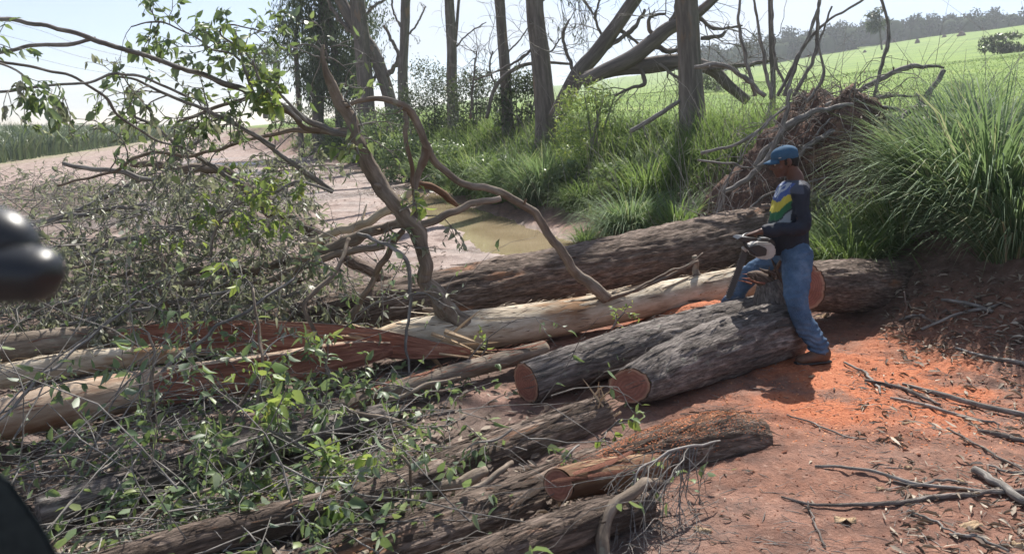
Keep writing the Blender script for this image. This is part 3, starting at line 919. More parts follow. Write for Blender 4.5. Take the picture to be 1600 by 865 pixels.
for lab, path, sd in (
    ('crooked grey limb lying along the dark log near the bottom centre', [(520, 830, None, 9), (590, 810, None, 12), (660, 775, 3.75, 13), (705, 752, 3.8, 14), (760, 735, 3.9, 9)], 61),
    ('grey limb with lichen resting on the leaves below the crooked one', [(560, 870, None, 8), (640, 812, 3.6, 10), (700, 790, 3.65, 10), (770, 745, 3.75, 8), (800, 722, 3.9, 5)], 67),
    ('thick curved mossy limb hooking down at the bottom edge', [(1030, 752, 3.55, 9), (1000, 762, 3.42, 12), (968, 782, 3.32, 14), (948, 815, 3.25, 14), (945, 865, 3.18, 14), (955, 925, 3.1, 13)], 71)):
    pts, rad = px_path(path)
    o = thing('fallen_limb', pts[0], lab, 'limb')
    limb(o, path, 'bark_limb', 18, sd)

# broken upright snag at the end of the log beside the man
o = thing('stump', on_ground(1205, 500, 20)[0], 'torn upright stump with splintered top between the legs of the man', 'stump')
a = Acc()
pp = np.array([P(1222, 545, 6.35), P(1214, 500, 6.38), P(1206, 465, 6.4), P(1200, 440, 6.42)])
tube(a, pp, np.array([34, 32, 26, 15]) * 6.4 / FPX, 40, 40, disp=bark_disp(.22, .10, 16, 7), seed=9)
build(a, 'trunk', M['bark_grey'], o)
rng = np.random.RandomState(77)
splinters(o, P(1203, 440, 6.4), (-.35, 0, .8), 16, rng, 'bark_dark', (.06, .2), (.008, .022), .5, rad=.05)
splinters(o, P(1190, 436, 6.4), (-.9, 0, .5), 8, rng, 'riven', (.06, .18), (.008, .018), .3, rad=.04)
a = Acc()
tube(a, [P(1222, 470, 6.45), P(1205, 447, 6.42), P(1185, 432, 6.4), P(1168, 428, 6.4)], np.array([14, 13, 10, 3]) * 6.4 / FPX, 14, 24, disp=bark_disp(.2, .08, 20, 8), seed=4)
build(a, 'limb', M['bark_dark'], o)
# torn end of the lower log
lo_parent = [x for x in bpy.data.objects if x.get('label', '').startswith('dark log with torn')][0]
splinters(lo_parent, P(936, 632, 4.75), (.1, .1, 1), 14, rng, 'riven_pale', (.06, .2), (.005, .012), .6, rad=.045)
dl = [x for x in bpy.data.objects if x.get('label', '').startswith('small peeled')][0]
splinters(dl, P(860, 792, 3.6), (0, -.1, -1), 3, rng, 'riven_pale', (.1, .2), (.006, .012), .15, rad=.03)

# ---------------------------------------------------------------- root mound of the big uprooted trunk
rng = np.random.RandomState(21)
mc = np.array([4.15, 11.2])
mbase = float(ground_base(mc[0], mc[1]))
mound = thing('root_mound', (mc[0], mc[1], mbase), 'steep heap of dark earth and torn roots at the butt of the big trunk', 'root mound')
n = 150
u_ = np.linspace(-2.3, 2.3, n)
UX, UY = np.meshgrid(u_, u_)
mx, my = mc[0] + UX.ravel(), mc[1] + UY.ravel()
w1 = fbm(xyz(mx, my, .9), 3, 61)
rr = np.hypot(UX.ravel() / 2.15, UY.ravel() / (1.3)) * (1 + .30 * w1)
prof = np.clip(1 - rr, 0, 1)
hgt = 1.42 * (1 - (1 - np.clip(prof * 1.7, 0, 1)) ** 1.6) * (.62 + .38 * np.exp(-((UX.ravel() + .10) / 1.0) ** 2)) + .3 * prof
mzz = np.minimum(ground_base(mx, my), 1.25) - .5 + hgt * .9
mzz = mzz + .30 * fbm(xyz(mx, my, 2.0), 3, 63) * np.minimum(prof * 3, 1) + .16 * np.abs(fbm(xyz(mx, my, 6), 3, 65)) + .03 * fbm(xyz(mx, my, 22), 3, 67)
acc = Acc(); ii = np.arange(n * n).reshape(n, n)
acc.add(np.stack([mx + .10 * fbm(xyz(mx, mzz, 4), 3, 5), my + .12 * fbm(xyz(mx, mzz, 3), 3, 6), mzz], 1), np.stack([ii[:-1, :-1], ii[:-1, 1:], ii[1:, 1:], ii[1:, :-1]], -1).reshape(-1, 4))
def earth():
    k = NT('dug_earth'); pos = k.n("NewGeometry").outputs['Position']
    f = k.noise(pos, 5, 8, .7); g = k.noise(pos, 40, 5, .7)
    col = k.ramp(f, [(.3, (.05, .036, .031)), (.48, (.115, .078, .064)), (.60, (.19, .122, .095)), (.75, (.33, .18, .12))])
    col = k.mix(k.ramp(g, [(.35, .6), (.55, 0.0)]), col, (.05, .035, .03))
    k.bsdf(col, .95, k.bump(k.math('ADD', f, k.math('MULTIPLY', g, .5)), .9, .04), .1)
    return k.done()
M['earth'] = earth()
build(acc, 'soil', M['earth'], mound)
def mound_h(x, y):
    i = np.clip(((np.asarray(x) - mc[0] + 2.3) / 4.6 * (n - 1)).astype(int), 0, n - 1)
    j = np.clip(((np.asarray(y) - mc[1] + 2.3) / 4.6 * (n - 1)).astype(int), 0, n - 1)
    return mzz.reshape(n, n)[j, i]

def sticks(parent, items, name='root', mat='twig', sides=8):
    for k, path in enumerate(items):
        limb(parent, path, mat, sides, k + 5, name=name, thin=.55)
S = lambda Y, *a: [(u, v, Y + (0 if len(q) == 0 else q[0]), r) for (u, v, r, *q) in a]
sticks(mound, [
    S(10.4, (1365, 225, 7), (1385, 205, 7), (1400, 190, 7), (1440, 160, 7.5, .1), (1475, 110, 7, .2)),
    S(10.8, (1290, 165, 4), (1330, 150, 6), (1380, 120, 7), (1430, 104, 6), (1475, 106, 3)),
    S(10.4, (1180, 260, 8), (1230, 200, 9), (1290, 170, 7), (1340, 165, 4)),
    S(10.3, (1240, 250, 7), (1280, 215, 8), (1330, 205, 6), (1385, 240, 4)),
    S(10.2, (1130, 300, 6), (1180, 270, 8), (1215, 215, 7), (1235, 140, 5)),
    S(10.9, (1305, 170, 3), (1350, 158, 4), (1400, 150, 3.5), (1460, 150, 2)),
    S(10.8, (1180, 150, 5), (1165, 90, 5), (1155, 40, 4), (1158, -30, 3)),
    S(10.9, (1205, 155, 5), (1195, 100, 5), (1185, 50, 4), (1180, 10, 3), (1170, -40, 3)),
    S(10.9, (1225, 150, 5), (1245, 95, 5), (1270, 40, 4), (1290, -20, 3)),
    S(11.0, (1215, 150, 5), (1255, 75, 4.5), (1300, 30, 3.5), (1355, -5, 3), (1380, -30, 2)),
    S(11.0, (1240, 150, 5), (1275, 80, 5), (1278, 30, 4), (1284, -30, 3)),
    S(11.2, (1230, 150, 4), (1212, 90, 4), (1207, 40, 3.5), (1205, -30, 3)),
    S(10.9, (1260, 160, 4), (1285, 120, 4), (1280, 70, 3), (1300, 10, 3)),
    S(10.7, (1420, 175, 5), (1370, 160, 4), (1375, 110, 5), (1388, 60, 4.5), (1385, 25, 4), (1370, -30, 4)),
    S(10.7, (1195, 150, 6), (1160, 120, 6), (1120, 100, 6), (1085, 105, 5)),
    S(10.6, (1285, 215, 4), (1330, 195, 4), (1390, 215, 4), (1450, 185, 4), (1540, 190, 2)),
    S(10.4, (1330, 250, 6), (1355, 235, 6), (1368, 210, 5)),
    S(10.3, (1275, 212, 3), (1285, 200, 3), (1297, 185, 2)),
    S(10.2, (1095, 240, 4), (1150, 225, 4), (1190, 200, 3), (1235, 160, 3)),
    S(10.0, (1105, 395, 3), (1130, 300, 3), (1160, 240, 2.5), (1205, 180, 2)),
    S(10.0, (1090, 250, 3), (1140, 256, 3), (1185, 260, 2), (1235, 230, 2)),
    S(10.1, (1150, 345, 3), (1190, 310, 3), (1240, 290, 2), (1330, 270, 2)),
    S(10.0, (1125, 330, 5), (1130, 310, 5), (1132, 290, 3)),
    S(10.2, (1300, 290, 4), (1340, 250, 4), (1400, 240, 3), (1440, 215, 2)),
    S(10.2, (1430, 200, 4), (1470, 195, 3), (1520, 195, 2), (1570, 205, 1.5)),
    S(10.0, (1270, 330, 3), (1310, 320, 3), (1350, 290, 2)),
])
tw, lv = Twigs(), Leaves()
for k in range(800):
    a, b = rng.uniform(-1.9, 1.9), rng.uniform(-1.3, .7)
    x, y = mc[0] + a, mc[1] + b
    z = float(mound_h(x, y))
    grow((x, y, z), rand_unit(rng) * np.array([1, .7, .6]) + np.array([.2, -.4, .15]), rng.uniform(.2, 1.0), rng.uniform(.003, .010), 1 if k % 3 == 0 else 0, rng, tw, lv, (.06, .02), 1, .3, 2, .3)
acc = Acc(); tw.into(acc)
build(acc, 'rootlet', M['twig'], mound, kind='stuff')
acc = Acc(); lv.into(acc)
build(acc, 'dead_leaf', M['litter'], mound, kind='stuff')

# ---------------------------------------------------------------- fallen branches and their leaves
LEAFMESH = {}
def leaf_meshes(mat):
    if mat not in LEAFMESH:
        out = []
        for k in range(4):
            a = Acc(); v = LEAF_V.copy()
            v[:, 2] *= (.6, 1.2, 1.8, -.8)[k]; v[:, 1] *= (1, .85, 1.1, 1)[k]
            a.add(v, LEAF_Q, LEAF_T, co=LEAF_V, rnd=.0)
            out.append(a.mesh('leaf', M[mat]))
        LEAFMESH[mat] = out
    return LEAFMESH[mat]

def foliage(parent, tw, lv, leafmat='leaf', single=45, wood='twig', rng=None, sides=5):
    if tw.p:
        a = Acc(); tw.into(a, sides)
        build(a, 'twig', M[wood], parent, kind='stuff')
    if not lv.p: return
    p, d, nn, l, w, rn = lv.arrays()
    Y = np.maximum(p[:, 1], .5)
    size = l * FPX / Y
    uu = 800 + p[:, 0] / Y * FPX
    ok = (size > 10) & (uu > -30) & (uu < 1630)
    ids = np.argsort(-size * ok)[:single]
    ids = ids[ok[ids]]
    sel = np.ones(len(p), bool); sel[ids] = False
    ms = leaf_meshes(leafmat)
    for i in ids:
        x = unit(d[i]); y = unit(np.cross(nn[i], x)); z = np.cross(x, y)
        inst('leaf', ms[i % 4], Mat(x * l[i], y * w[i], z * l[i], p[i]), parent)
    if sel.any():
        a = Acc(); lv.into(a, False, sel)
        build(a, 'foliage', M[leafmat], parent, kind='stuff')

nbr = [0]
def fallen_branch(label, path, mat='bark_limb', nsp=8, L=.45, level=1, leafmat='leaf', leaf=(.085, .042), nl=7, droop=.3, lo=.15, hi=1.0, single=45, sides=10, up=.3, nch=4, name='fallen_branch', toward=-.15, r0=.006, bias=None):
    nbr[0] += 1
    rng = np.random.RandomState(500 + nbr[0])
    pts, rad = px_path(path)
    o = thing(name, pts[0], label, 'fallen branch', 'branches and limbs of the fallen trees')
    res = limb(o, path, mat, sides, nbr[0] + 20, name='limb', thin=.64)
    p, r, T = res[0], res[1], res[2]
    tw, lv = Twigs(), Leaves()
    nl = max(3, int(nl * 1.05)) if nl else 0
    leaf = (leaf[0] * .86, leaf[1] * .86)
    for k in range(max(2, int(nsp * .72)) if nsp else 0):
        t = rng.uniform(lo, hi) if k else hi
        i = min(int(t * (len(p) - 1)), len(p) - 1)
        side = unit(np.cross(T[i], rand_unit(rng)))
        d = unit(T[i] * rng.uniform(.1, .7) + side * rng.uniform(.4, 1.0) + np.array([0, toward, up]))
        if bias is not None: d = unit(np.asarray(bias) + side * .55)
        gf = gz(p[i][0], p[i][1]) + .02
        grow(p[i], d, L * rng.uniform(.6, 1.3), max(.0025, min(r0, r[i] * .6)), level, rng, tw, lv, leaf, nl, droop, nch, .22, .3, floor=gf)
    foliage(o, tw, lv, leafmat, single)
    return o

FB = fallen_branch
# dark twiggy boughs against the sky, top left
FB('dark bough arching across the sky at the upper left, second from the top', [(-60, 88, 4.6, 4), (0, 95, 4.65, 3.5), (60, 105, 4.75, 3.5), (110, 120, 4.9, 3.5), (160, 148, 5.05, 3.5), (185, 180, 5.2, 3.5), (240, 218, 5.4, 3), (290, 232, 5.5, 3)], 'twig', 4, .3, 1, 'leaf_grey', (.07, .03), 5, .5)
FB('thin bough low in the left sky carrying hanging grey leaves', [(-60, 152, 4.5, 3), (20, 142, 4.6, 3), (80, 133, 4.7, 3), (130, 130, 4.8, 3), (185, 115, 4.95, 3), (225, 120, 5.1, 3), (290, 150, 5.3, 3)], 'twig', 7, .32, 1, 'leaf_grey', (.075, .034), 6, .6)
FB('leafy sprig hanging at the left edge above the cane field', [(-80, 110, 4.4, 3.5), (-20, 98, 4.5, 3), (30, 110, 4.6, 2.5), (50, 140, 4.65, 2)], 'twig', 8, .26, 1, 'leaf', (.085, .045), 7, .5, up=-.2)
FB('slender arching spray with dark leaves high in the upper left sky', [(400, 160, 5.5, 4), (370, 90, 5.5, 3), (330, 75, 5.45, 2.5), (290, 48, 5.4, 2), (240, 34, 5.3, 2), (205, 42, 5.25, 1.5)], 'twig', 14, .24, 1, 'leaf', (.085, .048), 6, .3)
FB('leafy spray crossing the sky above the arching bough', [(480, 190, 5.6, 4), (420, 130, 5.55, 3), (370, 75, 5.5, 2.5), (345, 55, 5.45, 2), (355, 40, 5.4, 2), (420, 52, 5.4, 1.5)], 'twig', 14, .26, 1, 'leaf', (.085, .048), 7, .3)
FB('cluster of broad bright green leaves beside the top of the crooked limb', [(470, 190, 5.5, 4), (430, 150, 5.4, 3), (405, 118, 5.35, 2.5), (395, 95, 5.3, 2)], 'twig', 8, .17, 1, 'leaf_fresh', (.10, .06), 6, .2)
FB('leafy bough in front of the sky between the arching bough and the brush', [(430, 230, 5.8, 6), (360, 190, 5.7, 5), (290, 160, 5.6, 4), (220, 130, 5.5, 3), (185, 120, 5.4, 2)], 'twig', 18, .36, 1, 'leaf', (.085, .046), 5, .3)
FB('bough of grey leaves standing over the left end of the brush', [(380, 290, 6.3, 6), (310, 245, 6.2, 5), (250, 205, 6.1, 4), (205, 180, 6.0, 3)], 'twig', 15, .36, 1, 'leaf_grey', (.07, .032), 7, .3)
FB('bough with mixed green and grey leaves behind the bright leaf cluster', [(520, 300, 6.5, 6), (450, 250, 6.4, 5), (390, 205, 6.3, 4), (330, 180, 6.2, 3)], 'twig', 12, .34, 1, 'leaf_grey', (.075, .036), 5, .3)
FB('dark broken branch pointing left, lying above the brush by the dirt track', [(98, 255, 6.3, 5), (150, 266, 6.35, 6), (200, 273, 6.4, 6), (245, 282, 6.45, 5)], 'twig', 2, .3, 1, 'leaf_grey', (.07, .03), 4)
FB('thick weathered grey branch with forked end lying in the brush', [(205, 256, 7.0, 7), (290, 265, 7.0, 9), (350, 268, 7.0, 11), (385, 292, 7.05, 9), (400, 320, 7.1, 8)], 'bark_limb', 4, .4, 1, 'leaf_grey', (.07, .03), 5)
FB('thin curved branch running from the brush into the crooked limb', [(90, 290, 5.9, 3), (170, 270, 5.95, 3.5), (230, 240, 6.0, 4), (300, 243, 6.0, 4), (350, 232, 6.0, 4), (400, 218, 6.0, 4), (470, 205, 6.05, 6), (535, 205, 6.05, 8)], 'bark_limb', 6, .35, 1, 'leaf', (.075, .036), 6)
FB('grey branch reaching left from the crooked limb over the road', [(545, 205, 6.05, 8), (490, 205, 5.95, 6), (440, 170, 5.85, 5), (400, 155, 5.8, 5), (340, 170, 5.7, 4), (280, 190, 5.6, 3)], 'bark_limb', 9, .34, 1, 'leaf', (.08, .04), 6)
FB('thick shadowed limb slanting down to the big dark trunk', [(380, 290, 8.0, 12), (430, 325, 7.9, 14), (500, 372, 7.7, 15), (560, 410, 7.55, 15), (610, 438, 7.45, 13)], 'bark_dark', 5, .4, 1, 'leaf_grey', (.07, .03), 6, sides=20)
FB('pale smooth limb pointing right above the gnarled grey bundle', [(470, 385, 7.3, 9), (520, 368, 7.2, 10), (565, 350, 7.1, 10), (610, 325, 7.0, 10), (645, 295, 6.95, 8)], 'bark_pale', 2, .3, 1, 'leaf', (.08, .04), 5, sides=18)
FB('reddish torn limb behind the crooked limb over the wet road', [(655, 288, 7.0, 6), (680, 296, 7.05, 8), (700, 310, 7.1, 8), (715, 322, 7.15, 4)], 'bark_tan', 0, .3, 0, 'leaf_grey')
FB('gnarled grey limb swelling to a knot left of the crooked limb', [(100, 440, 7.0, 5), (250, 425, 6.8, 6), (380, 420, 6.6, 8), (470, 405, 6.5, 11), (520, 385, 6.4, 14), (560, 372, 6.35, 13), (620, 352, 6.2, 10), (655, 340, 6.1, 9)], 'bark_limb', 7, .4, 1, 'leaf_grey', (.07, .034), 6, sides=18)
FB('long grey branch running left below the gnarled knot', [(60, 470, 6.6, 4), (200, 445, 6.5, 6), (330, 442, 6.4, 7), (430, 432, 6.35, 8), (520, 400, 6.3, 9), (600, 385, 6.2, 7)], 'bark_limb', 7, .36, 1, 'leaf', (.08, .038), 6, sides=14)
FB('upper of two thin pale branches crossing the middle of the brush', [(70, 425, 6.9, 4), (150, 412, 6.8, 5), (230, 405, 6.8, 5), (310, 425, 6.7, 5), (400, 428, 6.6, 5), (470, 440, 6.5, 5)], 'bark_limb', 7, .38, 1, 'leaf_grey', (.07, .034), 6)
FB('forked pale twig standing up in front of the brush', [(268, 520, 6.0, 4), (262, 480, 6.0, 4.5), (245, 440, 6.0, 4), (258, 405, 6.0, 4), (235, 390, 6.0, 3)], 'bark_limb', 3, .3, 1, 'leaf', (.08, .04), 4)
FB('branch hanging like a vine in front of the red riven trunk', [(545, 372, 6.0, 5), (528, 420, 5.8, 5.5), (480, 470, 5.6, 6), (485, 510, 5.5, 5), (505, 545, 5.4, 4.5), (510, 585, 5.3, 4), (535, 610, 5.2, 4), (580, 640, 5.1, 3)], 'bark_limb', 7, .35, 1, 'leaf', (.085, .042), 6)
FB('crooked slender branch leaning against the big dark trunk', [(500, 540, 6.2, 6), (540, 500, 6.4, 7), (575, 450, 6.4, 7), (600, 400, 6.3, 8), (630, 360, 6.2, 7)], 'bark_limb', 4, .3, 1, 'leaf', (.08, .038), 5)
FB('thin dark branch bent like an elbow under the crooked limb', [(560, 365, 6.1, 4), (590, 378, 5.9, 4), (625, 392, 5.8, 5), (640, 420, 5.8, 5), (640, 470, 5.8, 4), (635, 530, 5.75, 3), (640, 590, 5.7, 2)], 'twig', 5, .28, 1, 'leaf_grey', (.07, .03), 3)
# slender stems crossing the lower left
FB('slender dark stem slanting up across the red riven trunk', [(230, 600, 4.9, 3), (300, 540, 5.1, 4.5), (350, 505, 5.2, 4.5), (400, 475, 5.35, 4), (460, 435, 5.5, 3)], 'twig', 4, .36, 1, 'leaf', (.09, .045), 7)
FB('long pale slanting stem over the dark ground at lower left', [(255, 790, 4.0, 4), (300, 735, 4.2, 5.5), (345, 690, 4.4, 5), (370, 640, 4.5, 4.5), (395, 600, 4.6, 4), (420, 560, 4.7, 3)], 'bark_limb', 4, .36, 1, 'leaf', (.09, .046), 7)
FB('thin stem slanting across the left edge over the split trunks', [(-30, 690, 4.0, 2.5), (40, 610, 4.25, 4), (90, 570, 4.4, 4), (150, 520, 4.6, 3.5), (215, 470, 4.8, 3)], 'twig', 4, .34, 1, 'leaf', (.085, .04), 6)
FB('upright brown stem among the leaves right of the lower left corner', [(245, 720, 4.3, 3), (232, 660, 4.4, 5), (235, 600, 4.5, 5), (240, 560, 4.55, 4), (232, 520, 4.6, 3)], 'bark_limb', 4, .3, 1, 'leaf', (.085, .042), 6)
FB('pale upright stem crossing the broad split trunk near its middle', [(400, 800, 3.9, 3), (405, 720, 4.1, 4), (402, 640, 4.3, 4), (410, 570, 4.45, 4), (402, 510, 4.6, 3.5), (395, 450, 4.7, 3)], 'bark_limb', 4, .32, 1, 'leaf_fresh', (.09, .046), 6)
FB('spray of yellow-green leaves left of centre below the split trunk', [(560, 740, 4.0, 3), (510, 715, 3.95, 4), (460, 690, 3.95, 4), (420, 672, 3.9, 3)], 'twig', 7, .28, 1, 'leaf_fresh', (.095, .05), 7)
FB('spray of bright leaves near the forked twig at bottom centre', [(640, 790, 3.7, 3), (600, 760, 3.7, 4), (560, 745, 3.7, 4), (500, 745, 3.65, 3)], 'twig', 6, .26, 1, 'leaf_fresh', (.09, .05), 7)
FB('curved pale twig hooking over the crooked grey limb', [(615, 850, 3.55, 3), (635, 790, 3.6, 4), (640, 740, 3.6, 4), (638, 715, 3.62, 4), (600, 695, 3.65, 4)], 'bark_limb', 4, .24, 1, 'leaf_fresh', (.08, .045), 4)
FB('leafy branch in shade left of the dark lower logs', [(700, 700, 4.5, 4), (650, 670, 4.45, 5), (590, 650, 4.4, 5), (520, 640, 4.4, 4), (470, 645, 4.4, 3)], 'bark_limb', 9, .36, 1, 'leaf', (.09, .042), 8)
FB('leafy branch filling the bottom left corner', [(150, 880, 3.3, 4), (220, 820, 3.4, 5), (280, 780, 3.5, 5), (340, 760, 3.6, 4)], 'bark_limb', 9, .34, 1, 'leaf', (.085, .042), 8)
FB('dense green branch lying across the lower left shade', [(60, 760, 3.8, 4), (140, 715, 3.95, 5), (230, 690, 4.05, 5), (330, 690, 4.1, 4), (400, 700, 4.1, 3)], 'bark_limb', 11, .38, 1, 'leaf', (.085, .04), 8)
FB('dull leafy branch along the bottom edge left of centre', [(330, 890, 3.25, 4), (400, 830, 3.4, 5), (470, 795, 3.5, 5), (540, 780, 3.55, 4)], 'bark_limb', 9, .34, 1, 'leaf', (.085, .04), 8)
FB('drooping green branch between the pale slender log and the splinters', [(720, 590, 5.1, 4), (670, 600, 5.0, 5), (620, 620, 4.9, 5), (570, 610, 4.8, 4), (530, 590, 4.8, 3)], 'bark_limb', 8, .36, 1, 'leaf', (.085, .04), 7)
FB('small leafy sprig growing from the pale trunk at its middle', [(955, 515, 6.6, 3), (965, 500, 6.6, 2.5), (975, 488, 6.6, 2)], 'twig', 7, .14, 0, 'leaf_fresh', (.06, .025), 9)
FB('small green sprig on the pale trunk just right of the crooked limb', [(750, 560, 6.0, 2.5), (758, 545, 5.98, 2), (762, 530, 5.97, 1.5)], 'twig', 5, .13, 0, 'leaf_fresh', (.09, .05), 6)
FB('little leafy sprig on the torn log beside the splinters', [(940, 680, 4.4, 2.5), (955, 668, 4.38, 2.5), (968, 655, 4.36, 2)], 'twig', 6, .13, 0, 'leaf_fresh', (.085, .05), 6)
FB('sprig of green leaves hanging over the peeled stub', [(905, 695, 4.1, 2.5), (892, 705, 4.0, 2.5), (885, 715, 3.95, 2)], 'twig', 6, .13, 0, 'leaf', (.085, .045), 6, .7)
FB('sprig of green leaves lying on the torn dark log at its left half', [(800, 670, 4.2, 2.5), (775, 685, 4.15, 3), (745, 690, 4.1, 2.5), (730, 700, 4.1, 2)], 'twig', 7, .18, 0, 'leaf', (.085, .045), 6)
FB('bright green sprig on the crooked limb at its bend', [(625, 330, 5.95, 2.5), (635, 325, 5.9, 2.5), (648, 318, 5.88, 2)], 'twig', 7, .14, 0, 'leaf_fresh', (.10, .055), 6)
FB('leafy sprig against the crooked limb below its broken top', [(560, 240, 5.95, 2.5), (552, 225, 5.92, 2), (545, 240, 5.9, 2)], 'twig', 7, .18, 0, 'leaf_fresh', (.09, .05), 7)
FB('green sprigs in the brush midway along its top', [(330, 400, 6.0, 3), (330, 370, 5.95, 3), (345, 340, 5.9, 3), (370, 310, 5.9, 2)], 'twig', 12, .3, 1, 'leaf_fresh', (.085, .045), 7)
FB('green sprigs hanging over the road left of the crooked limb', [(520, 300, 6.0, 3), (490, 290, 5.95, 3), (460, 285, 5.9, 3), (430, 300, 5.9, 2)], 'twig', 10, .26, 1, 'leaf_fresh', (.085, .045), 6)
FB('bare bent branch with many fine twigs at the right end of the lower logs', [(1125, 688, 3.78, 2), (1095, 694, 3.70, 3.2), (1060, 702, 3.62, 3.2), (1030, 712, 3.56, 3), (1003, 730, 3.5, 2.5), (985, 770, 3.42, 2)], 'twig_grey', 44, .46, 1, 'litter', (.03, .01), 0, .35, nch=5, r0=.0036, bias=(-.55, -.25, -.62), lo=.05, hi=.95)
for k, (lab, path) in enumerate((
    ('brushy branch with wilted grey leaves at the far left of the heap', [(-60, 380, 7.6, 5), (60, 350, 7.6, 6), (150, 330, 7.5, 5), (230, 320, 7.4, 4)]),
    ('brushy branch with wilted grey leaves under the thick weathered branch', [(230, 380, 7.2, 6), (300, 345, 7.2, 6), (370, 320, 7.2, 5), (430, 300, 7.2, 4)]),
    ('wilted branch at the left edge above the first split trunk', [(-60, 500, 6.3, 5), (50, 480, 6.3, 6), (150, 465, 6.2, 5), (230, 450, 6.2, 4)]),
    ('wilted branch in the heap above the red riven trunk', [(220, 520, 6.3, 5), (310, 490, 6.4, 6), (400, 470, 6.4, 5), (480, 455, 6.4, 4)]),
    ('wilted branch at the back of the heap beside the wet road', [(330, 340, 8.6, 6), (400, 310, 8.6, 6), (450, 290, 8.6, 5), (490, 270, 8.6, 4)]),
    ('wilted branch rising at the back left of the heap', [(120, 330, 8.4, 6), (200, 290, 8.4, 6), (270, 250, 8.3, 5), (320, 215, 8.2, 4)]),
    ('wilted branch across the middle of the heap', [(120, 400, 6.8, 5), (220, 370, 6.8, 6), (320, 350, 6.7, 5), (420, 345, 6.6, 4)]),
    ('low wilted branch along the front of the heap', [(60, 520, 6.0, 5), (170, 490, 6.0, 5), (280, 470, 6.0, 5), (380, 450, 6.0, 4)]))):
    FB(lab, path, 'twig', 30, .46, 1, 'leaf_grey', (.08, .034), 9, .5, single=30)

# tangle of loose brushwood and litter under everything
rng = np.random.RandomState(99)
tw, lv = Twigs(), Leaves()
lvl = Leaves()
for k in range(1100):
    u, v = rng.uniform(-80, 640), rng.uniform(290, 520)
    if u > 460 and v < 430: continue
    Y = rng.uniform(6.0, 9.0)
    p = P(u, v, Y)
    g = gz(p[0], p[1])
    if p[2] < g: p[2] = g + rng.uniform(0, .1)
    if p[2] > g + 1.15: continue
    grow(p, np.array([rng.normal(), rng.normal() * .6, rng.normal() * .25]), rng.uniform(.25, 1.0), rng.uniform(.002, .007), 1 if k % 2 == 0 else 0, rng, tw, lv, (.08, .034), 6, .4, 2, .22, floor=g + .01)
for k in range(60):
    u, v = rng.uniform(-60, 540), rng.uniform(560, 880)
    p = G(u, v) + np.array([0, 0, rng.uniform(.05, .35)])
    if p[0] > .35 and p[1] < 5: continue
    grow(p, np.array([rng.normal() * .8 + .3, rng.normal() * .5 + .3, rng.normal() * .35 + .25]), rng.uniform(.6, 1.5), rng.uniform(.003, .0065), 1 if k % 2 else 0, rng, tw, lvl, (.075, .036), 3, .2, 3, .16, floor=p[2] - .1)
for k in range(380):
    u, v = rng.uniform(-60, 620 if k % 6 else 900), rng.uniform(560, 900)
    p = G(u, v) + np.array([0, 0, rng.uniform(.0, .12)])
    if p[0] > .35 and p[1] < 5: continue
    grow(p, np.array([rng.normal() + .4, rng.normal() * .5 + .2, abs(rng.normal()) * .22]), rng.uniform(.2, .9), rng.uniform(.002, .006), 1 if k % 3 == 0 else 0, rng, tw, lvl, (.075, .036), 4, .3, 2, .15, floor=p[2])
for k in range(900):
    u, v = rng.uniform(-100, 440), 268 + 80 * rng.uniform() ** .8
    p = G(u, v)
    if p[1] > 26 or vnoise(np.array([[p[0] * .45, p[1] * .3, 3]]), 6)[0] < -.15: continue
    sc = p[1] / 14.0
    grow(p + np.array([0, 0, rng.uniform(0, .35)]), np.array([rng.normal(), rng.normal() * .5, abs(rng.normal()) * .4]), rng.uniform(.4, 1.2), rng.uniform(.003, .008) * sc, 1 if k % 2 else 0, rng, tw, lv, (.09 * sc ** .5, .036 * sc ** .5), 6, .3, 2, .22, floor=p[2] + .01)
acc = Acc(); tw.into(acc, 4)
build(acc, 'brushwood', M['twig'], label='tangle of fine dead twigs lying all over the fallen branches', cat='brushwood', kind='stuff')
acc = Acc(); lv.into(acc)
build(acc, 'wilted_leaves', M['leaf_grey'], label='wilted grey leaves caught all through the heap of brush', cat='leaves', kind='stuff')
acc = Acc(); lvl.into(acc)
build(acc, 'low_leaves', M['leaf'], label='green leaves lying low among the logs at the lower left', cat='leaves', kind='stuff')

lv = Leaves()
def scatter(lv, N, ulo, uhi, vlo, vhi, L, W, rng, keep=None, zup=.01, tilt=.4):
    for k in range(N):
        p = G(rng.uniform(ulo, uhi), rng.uniform(vlo, vhi))
        if keep is not None and not keep(p): continue
        a = rng.uniform(0, 2 * math.pi)
        l = rng.uniform(*L)
        lv.add(p + np.array([0, 0, rng.uniform(.0, zup)]), np.array([math.cos(a), math.sin(a), rng.normal() * .12]), np.array([rng.normal() * tilt, rng.normal() * tilt, 1]), l, l * rng.uniform(*W), rng.uniform())
scatter(lv, 2600, -60, 700, 280, 540, (.04, .1), (.2, .5), rng, zup=.06)
scatter(lv, 1800, -60, 900, 560, 900, (.04, .1), (.2, .5), rng, zup=.03)
scatter(lv, 420, 900, 1650, 480, 900, (.012, .06), (.08, .3), rng, keep=lambda p: vnoise(np.array([[p[0] * 1.6, p[1] * 1.6, 0]]), 4)[0] > .0)
scatter(lv, 950, 1380, 1660, 425, 570, (.03, .12), (.08, .35), rng, zup=.04)
scatter(lv, 420, 1330, 1660, 575, 700, (.02, .12), (.06, .25), rng, zup=.02)
scatter(lv, 420, 1380, 1660, 730, 870, (.02, .10), (.06, .25), rng, zup=.02)
acc = Acc(); lv.into(acc)
build(acc, 'leaf_litter', M['litter'], label='dry leaves and bark flakes strewn over the soil', cat='leaf litter', kind='stuff')

